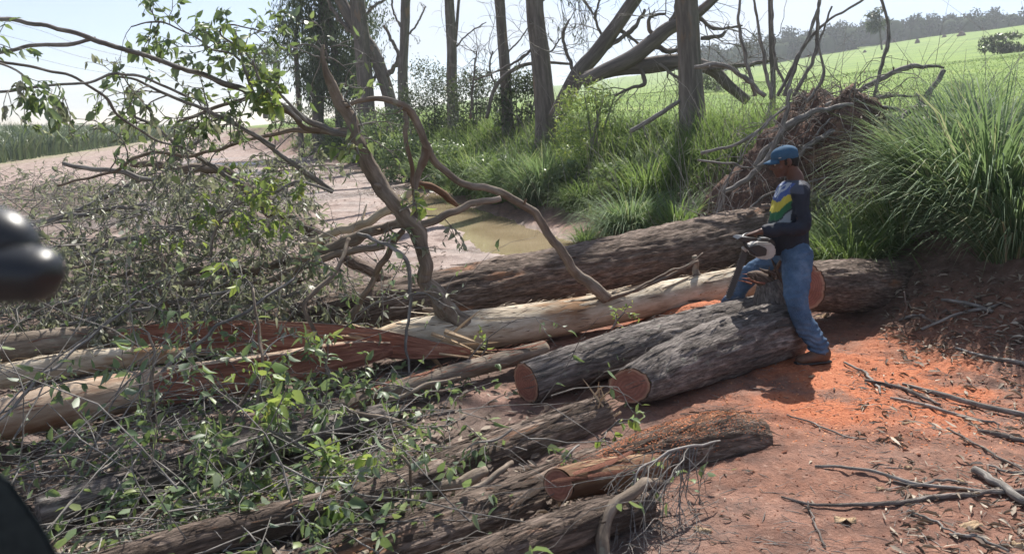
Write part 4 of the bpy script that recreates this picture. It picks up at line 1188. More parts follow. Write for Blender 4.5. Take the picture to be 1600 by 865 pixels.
# fine fibres, bark threads and grass bits trodden into the soil
tw2 = Twigs()
for k in range(1500):
    u, v = rng.uniform(960, 1660), 450 + 430 * rng.uniform()
    if vnoise(np.array([[u * .012, v * .02, 0]]), 9)[0] < -.1 and k % 4: continue
    p = G(u, v); a = rng.normal() * .9 + .2; l = rng.uniform(.02, .16)
    e = np.array([math.cos(a), -math.sin(a) * .8, 0]) * l
    tw2.add([tuple(p + [0, 0, .003]), tuple(p + e * .5 + [0, 0, rng.uniform(.002, .012)] + rng.normal(size=3) * .006), tuple(p + e + [0, 0, .003])], [.0012, rng.uniform(.0012, .003), .0006], rng.uniform())
acc = Acc(); tw2.into(acc, 4)
build(acc, 'trodden_fibres', M['twig'], label='bark threads and twig bits trodden into the bare soil', cat='debris', kind='stuff')

# sawdust, crumbs of soil
lv = Leaves()
scatter(lv, 5200, 1050, 1620, 470, 760, (.006, .022), (.4, .9), rng, zup=.006, keep=lambda p: (p[0] - 2.6) ** 2 / 1.8 + (p[1] - 5.5) ** 2 / 1.3 < 1.2 + rng.normal() * .3)
pD, rDD, TD, ND, BD = rD[1:]
for k in range(6000):
    i = rng.randint(int(len(pD) * .3), int(len(pD) * .97)); a = rng.normal() * .5
    up = np.array([0, 0, 1.0]); up = unit(up - TD[i] * (up @ TD[i])); sd_ = np.cross(TD[i], up)
    lv.add(pD[i] + TD[i] * rng.uniform(-.018, .018) + (up * math.cos(a) + sd_ * math.sin(a)) * rDD[i] * 1.05, TD[i] * rng.normal() + sd_ * math.cos(a) * rng.normal(), rng.normal(size=3) * .3 + up * math.cos(a) + sd_ * math.sin(a), rng.uniform(.003, .010), rng.uniform(.003, .007), rng.uniform())
def saw():
    k = NT('sawdust')
    k.bsdf(k.ramp(k.attr('rnd').outputs['Fac'], [(0, (.34, .10, .045)), (.6, (.50, .18, .085)), (1, (.62, .33, .19))]), .95, None, .1)
    return k.done()
M['sawdust'] = saw()
acc = Acc(); lv.into(acc, True)
build(acc, 'sawdust', M['sawdust'], label='orange sawdust and wood crumbs spread round the sawn logs', cat='sawdust', kind='stuff')
M['crumb'] = plain('soil_crumb', (.17, .075, .05), .95, .1)
acc = Acc()
tv = np.array([(1, 0, -.5), (-.5, .87, -.5), (-.5, -.87, -.5), (0, 0, .9), (.6, .5, .2), (-.6, .3, .4)])
tf = np.array([(0, 4, 3), (4, 1, 5), (4, 5, 3), (1, 2, 5), (5, 2, 3), (2, 0, 3), (0, 1, 4)])
for k in range(900):
    p = G(rng.uniform(950, 1640), 440 + 430 * rng.uniform() ** 1.2)
    s = rng.uniform(.003, .010) * (1 + 1.2 * (rng.uniform() < .06))
    acc.add(p + tv * s * rng.uniform(.6, 1.3, (1, 3)) @ np.linalg.qr(rng.normal(size=(3, 3)))[0], tris=tf, rnd=rng.uniform())
build(acc, 'soil_crumbs', M['crumb'], label='small crumbs and clods of soil scattered on the red ground', cat='soil crumbs', kind='stuff')

# pale wood chips, each a thing
chip_mat = M['riven_pale']
for lab, (u, v), L_w in (
    ('pale wood slab lying by the foot of the man against the short thick log', (1282, 497), (.2, .085)),
    ('small pale chip on the red soil right of the sawdust-strewn log', (1193, 697), (.05, .03)),
    ('little orange-pale chip on the sawdust below the boot', (1267, 596), (.05, .03)),
    ('long pale splinter lying on the sawdust', (1413, 680), (.13, .02)),
    ('pale chip on the bare soil at lower right beside the long stick', (1418, 742), (.05, .025)),
    ('crumpled pale bark scrap near the bottom right', (1515, 834), (.13, .07)),
    ('crumpled pale bark scrap below the long bent stick', (1320, 818), (.12, .06)),
    ('small pale chip above the long bent stick', (1374, 773), (.05, .03)),
    ('pale chip left of the thick stick at right edge', (1498, 769), (.05, .04)),
    ('pale leaf-shaped chip at the bottom right corner', (1595, 857), (.1, .06)),
    ('pale flat chip with an orange end at bottom centre right', (1098, 830), (.1, .04))):
    p = G(u, v); a = rng.uniform(-.5, .5)
    x = np.array([math.cos(a), math.sin(a), rng.uniform(0, .2)]); x = unit(x); z = unit(np.array([rng.normal() * .3, -.2, 1])); y = unit(np.cross(z, x)); z = np.cross(x, y)
    ac = Acc(); g = np.linspace(-.5, .5, 7); aa, bb = np.meshgrid(g, g)
    aa = aa.ravel(); bb = bb.ravel(); wv = (1 - .8 * np.abs(aa) ** 1.5) * (1 + .3 * fbm(np.stack([aa * 5, bb * 3, np.full(49, u)], 1), 2))
    L_w = (L_w[0] * .8, L_w[1] * .7)
    zz = .30 * fbm(np.stack([aa * 3, bb * 3, np.full(49, u * 1.3)], 1), 2)
    top = p + np.array([0, 0, .012]) + np.outer(aa * L_w[0], x) + np.outer(bb * wv * L_w[1], y) + np.outer(zz * L_w[1] * 2, z)
    bot = top - z * .003
    i7 = np.arange(49).reshape(7, 7); qq = np.stack([i7[:-1, :-1], i7[:-1, 1:], i7[1:, 1:], i7[1:, :-1]], -1).reshape(-1, 4)
    edge = np.r_[i7[0, :], i7[1:, -1], i7[-1, -2::-1], i7[-2:0:-1, 0]]
    e2 = np.roll(edge, -1)
    ac.add(np.concatenate([top, bot]), np.concatenate([qq, qq[:, ::-1] + 49, np.stack([edge, edge + 49, e2 + 49, e2], 1)]), co=np.concatenate([np.stack([bb, zz, aa], 1)] * 2) * .2, rnd=.5)
    build(ac, 'wood_chip', chip_mat, label=lab, cat='wood chip', group='pale wood chips and scraps on the ground')

# loose sticks on the ground, each a thing
for k, (lab, path) in enumerate((
    ('long bent stick lying across the bottom right, nearest the camera', [(1220, 782, None, 2), (1275, 795, None, 3), (1370, 802, None, 4), (1460, 790, None, 5), (1540, 783, None, 5), (1640, 778, None, 6)]),
    ('long thin stick just above the long bent stick', [(1272, 737, None, 3), (1350, 752, None, 3.5), (1440, 770, None, 4), (1530, 780, None, 4), (1640, 786, None, 4)]),
    ('thick grey stick at the right edge crossing the long bent stick', [(1520, 748, None, 8), (1555, 772, None, 9), (1600, 803, None, 9), (1650, 835, None, 9)]),
    ('dark pole lying at the right above the orange soil', [(1410, 603, None, 3), (1460, 615, None, 5), (1530, 632, None, 6), (1640, 652, None, 7)]),
    ('bundle-like forked stick left of the dark pole', [(1350, 605, None, 3), (1400, 612, None, 4), (1430, 625, None, 4), (1470, 640, None, 3)]),
    ('thin curved stick above the dark pole near the grass', [(1440, 520, None, 2.5), (1500, 500, None, 3), (1540, 485, None, 3), (1570, 474, None, 2)]),
    ('dark stick lying by the grass at the right edge', [(1495, 547, None, 3), (1540, 562, None, 4), (1600, 572, None, 5)]),
    ('short dark stick on the orange patch', [(1405, 500, None, 2), (1430, 497, None, 3.5), (1460, 508, None, 2)]),
    ('thin stick slanting down the right side of the red soil', [(1480, 675, None, 2), (1520, 705, None, 2.5), (1570, 735, None, 2.5), (1630, 770, None, 2.5)]),
    ('bent grey stick beside the boot', [(1318, 572, None, 2), (1350, 585, None, 3), (1370, 610, None, 3), (1375, 625, None, 2)]),
    ('small twig on the soil under the long bent stick', [(1415, 810, None, 2), (1450, 822, None, 2.5), (1490, 845, None, 2)]),
    ('upright grass stalk leaning over the soil at right', [(1412, 500, None, 1.5), (1415, 480, 6.9, 1.5), (1412, 455, 6.9, 1)]),
    ('forked twig standing on bare soil at lower right', [(1290, 860, None, 2), (1270, 815, None, 2), (1262, 790, None, 1.5)]),
    ('pale stick leaning in the grass left of the big grey trunk', [(985, 205, 13.6, 3.5), (1020, 185, 13.6, 3.5), (1062, 158, 13.6, 3)]),
    ('crooked stick just under the dark pole, pointing at the sawdust', [(1390, 628, None, 2.5), (1440, 640, None, 3.5), (1500, 655, None, 3.5), (1560, 662, None, 2)]),
    ('short thick stick among litter below the big grass clump', [(1470, 470, None, 3), (1510, 478, None, 5), (1550, 492, None, 4)]),
    ('two-bend twig on the bare soil left of the thick grey stick', [(1395, 765, None, 2), (1430, 772, None, 3), (1470, 765, None, 3), (1510, 772, None, 2)]),
    ('short dark stick close to the bottom right corner', [(1480, 845, None, 3), (1520, 850, None, 4), (1575, 868, None, 3)]),
    ('thin straight twig crossing below the thick grey stick', [(1540, 740, None, 2), (1580, 752, None, 3), (1640, 760, None, 3)]),
    ('thin twig curving over the soil beside the sawdust-strewn log', [(1230, 655, None, 1.5), (1270, 668, None, 2), (1320, 690, None, 2), (1350, 700, None, 1.5)]),
    ('thin grey stick lying at far right under the dark pole', [(1530, 680, None, 4), (1570, 690, None, 5), (1640, 705, None, 5)]))):
    pts, rad = [], []
    for u, v, Y, rp in path:
        if Y is None:
            p = G(u, v); r = rp * .78 * p[1] / FPX
            p = p + np.array([0, 0, r + .006])
        else:
            p = P(u, v, Y); r = rp * Y / FPX
        pts.append(p); rad.append(r)
    pr = catmull(np.c_[np.array(pts), np.maximum(rad, .004)], 34)
    for q_ in range(34):
        pr[q_, 2] = max(pr[q_, 2], gz(pr[q_, 0], pr[q_, 1]) + pr[q_, 3] * .6)
    pr[:, :2] += .012 * np.stack([vnoise(np.stack([np.arange(34) * .35, np.full(34, k * 3.1), np.full(34, c_ * 5.0)], 1), 3) for c_ in (0, 1)], 1)
    ac = Acc(); tube(ac, pr[:, :3], pr[:, 3], 9, 34, disp=bark_disp(.2, .06, 30, 9), seed=k + 3, rnd=k * .07, smoothpath=False)
    build(ac, 'stick', M['twig' if k % 4 else 'bark_grey'], label=lab, cat='stick', group='loose sticks on the ground')

# ---------------------------------------------------------------- standing and dead trees behind the bank
def tree(label, trunks, Y, top=13.0, mat='bark_stand', crown=None, limbs=(), dead=0, name='eucalyptus_tree', cat='tree', seed=1, base=True, sides=28, leafmat='leaf_far', group='trees along the bank', extend=True):
    rng = np.random.RandomState(seed)
    p0, r0 = px_path([(u, v, Y, r) for u, v, r in trunks[0]])
    g = gz(p0[0][0], p0[0][1])
    o = thing(name, (p0[0][0], p0[0][1], g), label, cat, group)
    tw, lv = Twigs(), Leaves()
    for ti, tr in enumerate(trunks):
        pts, rad = px_path([(u, v, Y + .15 * ti, r) for u, v, r in tr])
        if base:
            gb = gz(pts[0][0], pts[0][1])
            pts = np.vstack([[pts[0][0] + .05, pts[0][1], gb - .2], pts]) if pts[0][2] > gb else pts
            rad = np.r_[rad[0] * 1.25, rad] if len(rad) < len(pts) else rad
        if extend and pts[-1][2] < top:
            d = unit(pts[-1] - pts[-2])
            ex = []
            q, zz = pts[-1], pts[-1][2]
            while q[2] < top:
                d = unit(d + rng.normal(size=3) * .06 + np.array([0, 0, .03])); q = q + d * 1.4; ex.append(q)
            nr = np.linspace(rad[-1], rad[-1] * .35, len(ex) + 1)[1:]
            pts = np.vstack([pts, ex]); rad = np.r_[rad, nr]
        a = Acc()
        res = tube(a, pts, rad, sides, 60 if sides > 20 else 40, disp=bark_disp(.12, .03, 9, 2.2), seed=seed + ti, rnd=rng.uniform())
        build(a, 'trunk', M[mat], o)
        if crown and ti == 0:
            p, T = res[0], res[2]
            for k in range(crown):
                i = int(rng.uniform(.72, .97) * (len(p) - 1))
                d = unit(np.array([rng.normal(), rng.normal(), rng.uniform(.2, 1.2)]))
                L = rng.uniform(1.5, 3.2)
                q = np.array([p[i], p[i] + d * L * .5 + np.array([0, 0, .1]), p[i] + d * L + np.array([0, 0, -.15])])
                a = Acc(); tube(a, q, [.07, .05, .02], 7, 8, rnd=rng.uniform()); build(a, 'limb', M[mat], o)
                for c in range(5):
                    cc = q[1] + (q[2] - q[1]) * rng.uniform(.2, 1.3) + rng.normal(size=3) * .45
                    nn_ = 55
                    pp = cc + rng.normal(size=(nn_, 3)) * np.array([.42, .42, .35])
                    lv.bulk(list(pp), list(rng.normal(size=(nn_, 3)) * .6 + np.array([0, 0, -1])), list(rng.normal(size=(nn_, 3))), list(rng.uniform(.12, .24, nn_)), list(rng.uniform(.03, .05, nn_)), list(rng.uniform(0, 1, nn_)))
    for k, (path, kind) in enumerate(limbs):
        pts, rad = px_path([(u, v, Y + (0 if len(q) == 0 else q[0]), r) for (u, v, r, *q) in path])
        res = limb(o, [(u, v, Y + (0 if len(q) == 0 else q[0]), r) for (u, v, r, *q) in path], mat, 9, k * 3 + seed, name='limb', thin=.72)
        for j in range(kind):
            i = rng.randint(4, len(res[0]))
            grow(res[0][i], unit(res[2][i] + rng.normal(size=3) * .7), rng.uniform(.6, 1.6), .013, 2 if dead else 1, rng, tw, lv, (.15, .035), 0 if dead else 5, .15 if dead else .8, 3, .25)
    if tw.p:
        a = Acc(); tw.into(a, 4); build(a, 'twig', M['twig'], o, kind='stuff')
    if lv.p:
        a = Acc(); lv.into(a, True); build(a, 'crown', M[leafmat], o, kind='stuff')
    return o

tree('big grey eucalyptus trunk standing right of centre by the root mound', [[(1084, 215, 23), (1081, 170, 20), (1079, 120, 18), (1076, 60, 17), (1073, 0, 16.5), (1072, -50, 16)]], 15.3, 14, crown=2, seed=31, sides=40)
tree('brown trunk leaning slightly left between the leaning dead trees and the thinner trunk', [[(854, 190, 17), (850, 150, 15), (845, 90, 14), (837, 30, 13), (833, -20, 13)]], 21.0, 15, crown=2, seed=33, limbs=[([(842, 70, 3), (810, 95, 2.5), (780, 110, 2), (740, 125, 1.5)], 3), ([(836, 10, 4), (870, -15, 3), (905, -5, 2.5), (930, 25, 2)], 9)])
tree('slim dark trunk in the middle with open sky on both sides', [[(793, 175, 9), (790, 120, 8.5), (785, 60, 8), (779, -10, 7.5)]], 25.0, 14, crown=2, seed=35, limbs=[([(786, 90, 2), (810, 65, 1.5), (840, 20, 1)], 2)])
tree('slim grey trunk with a thin side stem at its right', [[(706, 130, 8), (706, 80, 7.5), (704, 40, 7.5), (701, -10, 7)], [(706, 110, 3), (712, 60, 2.5), (717, 0, 2)]], 31.0, 15, crown=3, seed=37, limbs=[([(710, 75, 2), (735, 50, 1.5), (760, 35, 1)], 3)], dead=0)
tree('slim trunk with pale bark left of the grey bush', [[(629, 125, 7.5), (631, 80, 7), (633, 40, 7), (635, -10, 7)]], 37.0, 15, crown=6, seed=39, limbs=[([(632, 60, 2.5), (650, 40, 2), (665, 10, 1.5)], 2), ([(630, 50, 2.5), (615, 20, 2), (612, -10, 2)], 1)])
tree('pair of peeling pale trunks crossing each other left of centre', [[(572, 165, 13), (569, 110, 12), (565, 60, 12), (556, -10, 11)], [(612, 170, 10), (600, 125, 10), (582, 80, 10), (550, 35, 9), (525, -15, 8)]], 39.0, 14, crown=7, seed=41, limbs=[([(590, 95, 6), (560, 60, 5), (530, 30, 4), (508, -10, 4)], 3), ([(603, 120, 5), (622, 90, 4), (600, 40, 3)], 3), ([(572, 140, 4), (592, 110, 3), (600, 90, 2)], 2), ([(560, 40, 4), (585, 10, 3), (610, -5, 3)], 3)])
tree('tall bushy eucalyptus with dense dark hanging leaves at upper left of centre', [[(497, 190, 9), (499, 120, 9), (503, 60, 8), (506, 0, 7)], [(530, 190, 6), (528, 120, 6), (520, 60, 5), (512, 0, 5)], [(468, 185, 4), (465, 120, 4), (462, 60, 3), (470, 10, 3)]], 47.0, 14, crown=6, seed=43)
bushy = [x for x in bpy.data.objects if x.get('label', '').startswith('tall bushy')][0]
rng = np.random.RandomState(17)
lv = Leaves()
for k in range(330):
    u = rng.normal(510, 40); v = rng.uniform(-120, 135)
    lim = 40 + 48 * (1 - max(0, v) / 150)
    if abs(u - 512) > lim * 1.05: u = 512 + rng.uniform(-1, 1) * lim
    c = P(u, v, 47 + rng.normal() * 1.1)
    m_ = 80
    hang = rng.uniform(0, 1, m_)
    pp = c + np.stack([rng.normal(size=m_) * .30, rng.normal(size=m_) * .35, -hang * rng.uniform(.8, 1.8)], 1)
    lv.bulk(list(pp), list(rng.normal(size=(m_, 3)) * .35 + np.array([0, 0, -1])), list(rng.normal(size=(m_, 3))), list(rng.uniform(.16, .32, m_)), list(rng.uniform(.05, .09, m_)), list(rng.uniform(0, 1, m_)))
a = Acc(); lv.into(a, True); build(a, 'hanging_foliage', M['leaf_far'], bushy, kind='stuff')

tree('dead leaning trunk rising to the right behind the brown trunk', [[(868, 185, 13), (905, 115, 13), (930, 85, 12), (960, 45, 11), (998, -10, 10), (1030, -60, 9)]], 20.0, 3, crown=0, seed=51, base=False, extend=False, dead=1, name='dead_tree', cat='dead tree', limbs=[([(935, 80, 5), (985, 50, 4), (1008, 15, 3)], 4), ([(960, 45, 4), (990, 62, 3), (1003, 75, 2)], 4), ([(900, 120, 4), (880, 60, 3), (890, 30, 2)], 4), ([(945, 60, 3), (930, 30, 2.5), (940, -10, 2)], 6)])
tree('dead fallen tree with sprawling limbs propped behind the big grey trunk', [[(910, 128, 10), (950, 108, 11), (985, 92, 12), (1020, 65, 11), (1045, 45, 10), (1085, 25, 8), (1120, -5, 6), (1160, -40, 5)], [(915, 122, 9), (960, 108, 11), (1010, 103, 12), (1062, 97, 11), (1110, 108, 9), (1140, 135, 8), (1168, 158, 7)]], 17.6, 3, crown=0, seed=53, base=False, extend=False, dead=1, name='dead_tree', cat='dead tree', sides=20,
     limbs=[([(1025, 62, 5), (1012, 40, 4), (1018, 25, 3.5), (1040, 22, 3)], 3), ([(1040, 50, 6), (1060, 10, 5), (1052, -20, 4)], 3), ([(1000, 105, 4), (1005, 130, 4), (980, 140, 3), (960, 150, 2)], 6), ([(1030, 100, 3), (1070, 130, 3), (1075, 150, 3)], 5), ([(1015, 68, 6), (1045, 80, 5), (1075, 70, 4)], 3), ([(1110, 108, 4), (1180, 100, 4), (1215, 92, 3)], 4), ([(1085, 25, 4), (1120, 45, 3), (1160, 40, 2)], 5), ([(1095, 60, 4), (1125, 55, 4), (1133, 50, 3)], 1)])
tree('broken branchy snag between the slim dark trunk and the bush', [[(760, 185, 3), (775, 135, 3), (810, 105, 3), (850, 98, 2.5), (890, 100, 2)]], 24.0, 3, base=False, extend=False, crown=0, seed=55, sides=10, dead=1, name='dead_tree', cat='dead tree', limbs=[([(775, 135, 2), (765, 105, 2), (770, 80, 1.5)], 6), ([(735, 185, 3), (740, 120, 2), (745, 80, 1.5)], 6), ([(830, 102, 2), (860, 80, 1.5), (880, 55, 1)], 6)])
tree('thin bare sapling standing left of the root mound sticks', [[(1208, 130, 4), (1206, 80, 4), (1204, 20, 3.5), (1203, -40, 3)]], 16.0, 5.5, crown=0, seed=57, sides=8, name='bare_sapling', cat='sapling')
tree('far tree with a round crown over the road end at left', [[(415, 185, 4), (413, 140, 4), (411, 100, 3)], [(430, 185, 3), (432, 140, 3), (436, 100, 2)]], 75.0, 5, crown=0, seed=59, sides=10, extend=False, base=False)
ft = [x for x in bpy.data.objects if x.get('label', '').startswith('far tree with')][0]
def clump_leaves(lv, c, rad, N, l, w, rng, hang=.3):
    d = rng.normal(size=(N, 3)); d = unit(d) * rng.uniform(.45, 1.0, (N, 1)) ** .6
    pp = np.asarray(c) + d * np.asarray(rad)
    lv.bulk(list(pp), list(rng.normal(size=(N, 3)) + np.array([0, 0, -hang])), list(d + rng.normal(size=(N, 3)) * .5 + np.array([0, 0, .6])), list(rng.uniform(.6, 1.3, N) * l), list(rng.uniform(.7, 1.2, N) * w), list(rng.uniform(0, 1, N)))
lv = Leaves()
for k in range(26):
    clump_leaves(lv, P(rng.normal(412, 22), rng.uniform(72, 130), 75 + rng.normal()), (.8, .8, .5), 60, .4, .14, rng)
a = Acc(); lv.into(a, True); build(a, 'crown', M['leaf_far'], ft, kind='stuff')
tree('lone slender palm-like tree standing on the pasture', [[(1378, 78, 1.6), (1376, 60, 1.5), (1375, 40, 1.4), (1374, 22, 1.2)]], 150.0, 3, crown=0, seed=61, sides=8, base=False, extend=False, name='slender_tree', cat='tree', group=None)
pt = [x for x in bpy.data.objects if x.get('label', '').startswith('lone slender')][0]
lv = Leaves()
for k in range(14):
    clump_leaves(lv, P(rng.normal(1370, 5), rng.choice([16, 22, 36, 42]) + rng.normal() * 3, 150), (.9, .9, .5), 40, 1.0, .25, rng, 1.0)
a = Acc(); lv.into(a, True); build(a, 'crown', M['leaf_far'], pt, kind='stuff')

def shrub(label, u, v, Y, w, h, N, mat='leaf_far', l=.12, wd=.05, name='shrub', cat='shrub', seed=0, group='shrubs along the bank', stems=4):
    rng = np.random.RandomState(700 + seed)
    b = P(u, v, Y); b[2] = max(min(b[2], gz(b[0], b[1]) + 1.5), gz(b[0], b[1]))
    b[2] = gz(b[0], b[1])
    o = thing(name, b, label, cat, group)
    a = Acc()
    for k in range(stems):
        e = b + np.array([rng.normal() * w * .25, rng.normal() * w * .2, h * rng.uniform(.5, .85)])
        tube(a, [b + rng.normal(size=3) * [.1, .1, 0], (b + e) / 2 + rng.normal(size=3) * .08, e], [.03, .022, .008], 6, 8, rnd=rng.uniform())
    build(a, 'stem', M['twig'], o)
    lv = Leaves()
    nc = max(8, int(N * 1.6) // 60)
    for k in range(nc):
        c = b + np.array([rng.uniform(-1, 1) * w * .42, rng.uniform(-1, 1) * w * .3, h * rng.uniform(.12, .95)])
        sc = (1 - (abs(c[0] - b[0]) / (w * .5)) ** 2) ** .5
        c[2] = b[2] + (c[2] - b[2]) * (.35 + .65 * sc)
        clump_leaves(lv, c, np.array([.22 * w, .2 * w, .16 * h]) * rng.uniform(.5, 1), 60, l, wd, rng)
    a = Acc(); lv.into(a, True); build(a, 'foliage', M[mat], o, kind='stuff')
    return o

for k, args in enumerate((
    ('grey-green bush behind the bank beside the slim grey trunk', 670, 190, 33, 2.6, 3.3, 3600),
    ('hazy bush between the slim grey trunk and the slim dark trunk', 745, 185, 29, 2.6, 2.4, 2600),
    ('hazy bush left of the brown trunk', 815, 180, 25, 1.6, 2.0, 1800),
    ('fresh green feathery shrub below the leaning dead trunk', 925, 190, 17.2, 1.5, 1.9, 2600, 'leaf_fresh', .08, .025),
    ('feathery shrub at the foot of the big grey trunk', 1020, 215, 15.6, 1.2, .9, 900, 'grass', .10, .02),
    ('dark bush at the bend of the road below the bushy eucalyptus', 540, 205, 43, 3.4, 2.6, 2600),
    ('dark bush behind the road end', 470, 198, 58, 4.0, 2.0, 1800),
    ('dense bush under the pair of peeling trunks', 600, 210, 36, 2.8, 2.2, 2600, 'leaf', .14, .06),
    ('leafy creeper bush on the bank left of the tall grass', 640, 240, 27, 2.2, 1.6, 3000, 'leaf', .12, .06),
    ('low bush hanging over the bank in front of the grey-green bush', 700, 225, 24.5, 1.8, 1.3, 2200, 'leaf', .1, .05),
    ('round bush on the pasture at the upper right', 1568, 62, 105, 5.0, 2.6, 900, 'leaf_far', .5, .2),
    ('thin shrub on the pasture left of the root mound', 1120, 130, 60, 2.2, 1.6, 700, 'leaf_far', .2, .07),
    ('dry weedy shrub on the edge of the pasture at far right', 1500, 150, 30, 1.0, .6, 500, 'grass_dull', .12, .02))):
    shrub(*args, seed=k)

for k, args in enumerate((
    ('broad-leaved weed on the bank in front of the brown trunk', 880, 215, 16.5, 1.1, .9, 700, 'leaf', .10, .05),
    ('broad-leaved weed between the sunlit clumps on the bank', 770, 225, 20.0, 1.2, 1.0, 700, 'leaf', .11, .055),
    ('leafy weed in the grass right of the root mound', 1410, 215, 10.2, .8, .7, 500, 'leaf_grey', .07, .03),
    ('pale-leaved weed sprouting from the face of the root mound', 1285, 235, 9.7, .35, .45, 160, 'leaf_grey', .08, .05),
    ('young weed at the right end of the short thick log', 1440, 400, 8.3, .5, .35, 220, 'leaf', .07, .03),
    ('leafy weed on the bank left of the big grey trunk', 960, 230, 14.4, .9, .8, 600, 'leaf', .09, .045))):
    shrub(*args, name='weed', cat='weed', seed=40 + k, group='weeds on the bank')

# ---------------------------------------------------------------- grass
def blades(acc, root, h, w, az, lean, curl, rnd, seg=4, rng=None):
    N = len(root)
    pos = np.array(root, float); ang = np.array(lean, float)
    dirh = np.stack([np.cos(az), np.sin(az), np.zeros(N)], 1)
    side = np.stack([-np.sin(az), np.cos(az), np.zeros(N)], 1)
    tw_ = rng.uniform(-.6, .6, N)
    side = side * np.cos(tw_)[:, None] + dirh * np.sin(tw_)[:, None]
    rows = []
    wid = [.7, 1, .85, .55, 0.03] if seg == 4 else [.8, 1, .6, .04][:seg + 1]
    for k in range(seg + 1):
        ww = (w * wid[k] * .5)[:, None] * side
        rows += [pos - ww, pos + ww]
        d = dirh * np.sin(ang)[:, None] + np.array([0, 0, 1.0]) * np.cos(ang)[:, None]
        pos = pos + d * (h / seg)[:, None]
        ang = np.minimum(ang + curl / seg * (1 + .35 * k), 2.7)
    v = np.stack(rows, 1)
    K = v.shape[1]
    k = np.arange(N)[:, None, None] * K
    q = np.array([(2 * i, 2 * i + 1, 2 * i + 3, 2 * i + 2) for i in range(seg)])
    acc.add(v, (q[None] + k).reshape(-1, 4), rnd=np.repeat(rnd, K))

def clump(label, c, R_, N, h, w, mat='grass', lean=(.05, .7), curl=(.5, 1.6), bias=None, seed=0, name='grass_clump', dry=.05):
    rng = np.random.RandomState(800 + seed)
    a = Acc()
    az = rng.uniform(0, 2 * math.pi, N)
    if bias is not None:
        az = np.where(rng.uniform(size=N) < .55, bias + rng.normal(size=N) * .7, az)
    rr = R_ * np.sqrt(rng.uniform(0, 1, N))
    x = c[0] + rr * np.cos(az) * .8; y = c[1] + rr * np.sin(az) * .8
    root = np.stack([x, y, ground_z(x, y) - .02], 1)
    hh = rng.uniform(.55, 1.1, N) * h
    rn = np.where(rng.uniform(size=N) < dry, .98, rng.uniform(0, .93, N))
    blades(a, root, hh, w * rng.uniform(.6, 1.3, N), az, rng.uniform(*lean, N), rng.uniform(*curl, N), rn, 4, rng)
    return build(a, name, M[mat], label=label, cat='grass clump', group='tall grass clumps on the bank')

def at(u, Y):
    x = (u - 800) / FPX * Y / math.cos(PITCH) * .985
    return (x, Y, gz(x, Y))
clump('huge clump of long drooping dull grass at the right edge', at(1545, 8.1), .55, 1250, 1.75, .021, 'grass_dull', (.05, .9), (.7, 1.7), seed=1, dry=.08)
clump('long drooping grass overhanging left part of the huge clump', at(1470, 8.9), .4, 600, 1.5, .019, 'grass_dull', (.1, .9), (.6, 1.5), math.pi, seed=2, dry=.1)
clump('bright green grass clump behind the short thick log', at(1335, 8.5), .34, 620, .95, .018, 'grass', (.1, .9), (.7, 1.9), seed=3)
clump('bright grass clump at the right end of the short thick log', at(1412, 8.55), .30, 520, .85, .016, 'grass', (.1, .9), (.7, 1.8), seed=4)
clump('bright arching grass clump behind the big dark trunk, left of the mound', at(1058, 11.6), .32, 480, .95, .018, 'grass', (.1, .8), (.8, 1.9), seed=5)
clump('tall hanging grass clump behind the big dark trunk at its middle', at(985, 12.3), .42, 800, 1.25, .015, 'grass_dull', (.1, .8), (.9, 1.9), -1.9, seed=6)
clump('grass tuft at the left foot of the bank by the puddle', at(912, 15.4), .4, 500, .8, .017, 'grass', (.1, .9), (.8, 1.8), -1.9, seed=7)
clump('sunlit grass clump in front of the big grey trunk', at(1010, 14.0), .6, 700, 1.1, .02, 'grass', (.1, .8), (.7, 1.6), seed=8)
clump('grass clump on the bank under the brown trunk', at(850, 17.5), .8, 1000, 1.6, .02, 'grass_dull', (.1, .8), (.7, 1.7), -1.9, seed=9)
clump('sunlit grass clump on the bank at centre left', at(745, 21.5), .8, 800, 1.5, .028, 'grass', (.1, .8), (.7, 1.7), -1.9, seed=10)
clump('sunlit grass clump left of the tall one on the bank', at(690, 25), .9, 800, 1.4, .03, 'grass', (.1, .8), (.7, 1.7), -1.9, seed=11)
clump('grass clump on the bank between the centre clumps', at(800, 19.0), .7, 800, 1.5, .024, 'grass', (.1, .8), (.7, 1.7), -1.9, seed=12)
clump('small grass tuft at the left foot of the mound', at(915, 12.9), .2, 200, .5, .014, 'grass', (.1, .9), (.8, 1.8), seed=13)
clump('long grass in the lower right of the huge clump', at(1590, 7.4), .35, 500, 1.1, .014, 'grass_dull', (.1, .9), (.8, 1.8), -2.5, seed=14, dry=.15)
clump('grass clump right of the root mound top', at(1500, 10.6), .6, 900, 1.1, .015, 'grass_dull', (.05, .7), (.4, 1.3), seed=15, dry=.15)
clump('grass tuft between the big grey trunk and the root mound', at(1120, 13.5), .5, 400, .8, .016, 'grass', (.1, .8), (.7, 1.6), seed=16)
clump('grass clump at the mound foot behind the man', at(1290, 8.9), .22, 220, .7, .014, 'grass', (.1, .9), (.8, 1.9), seed=17)

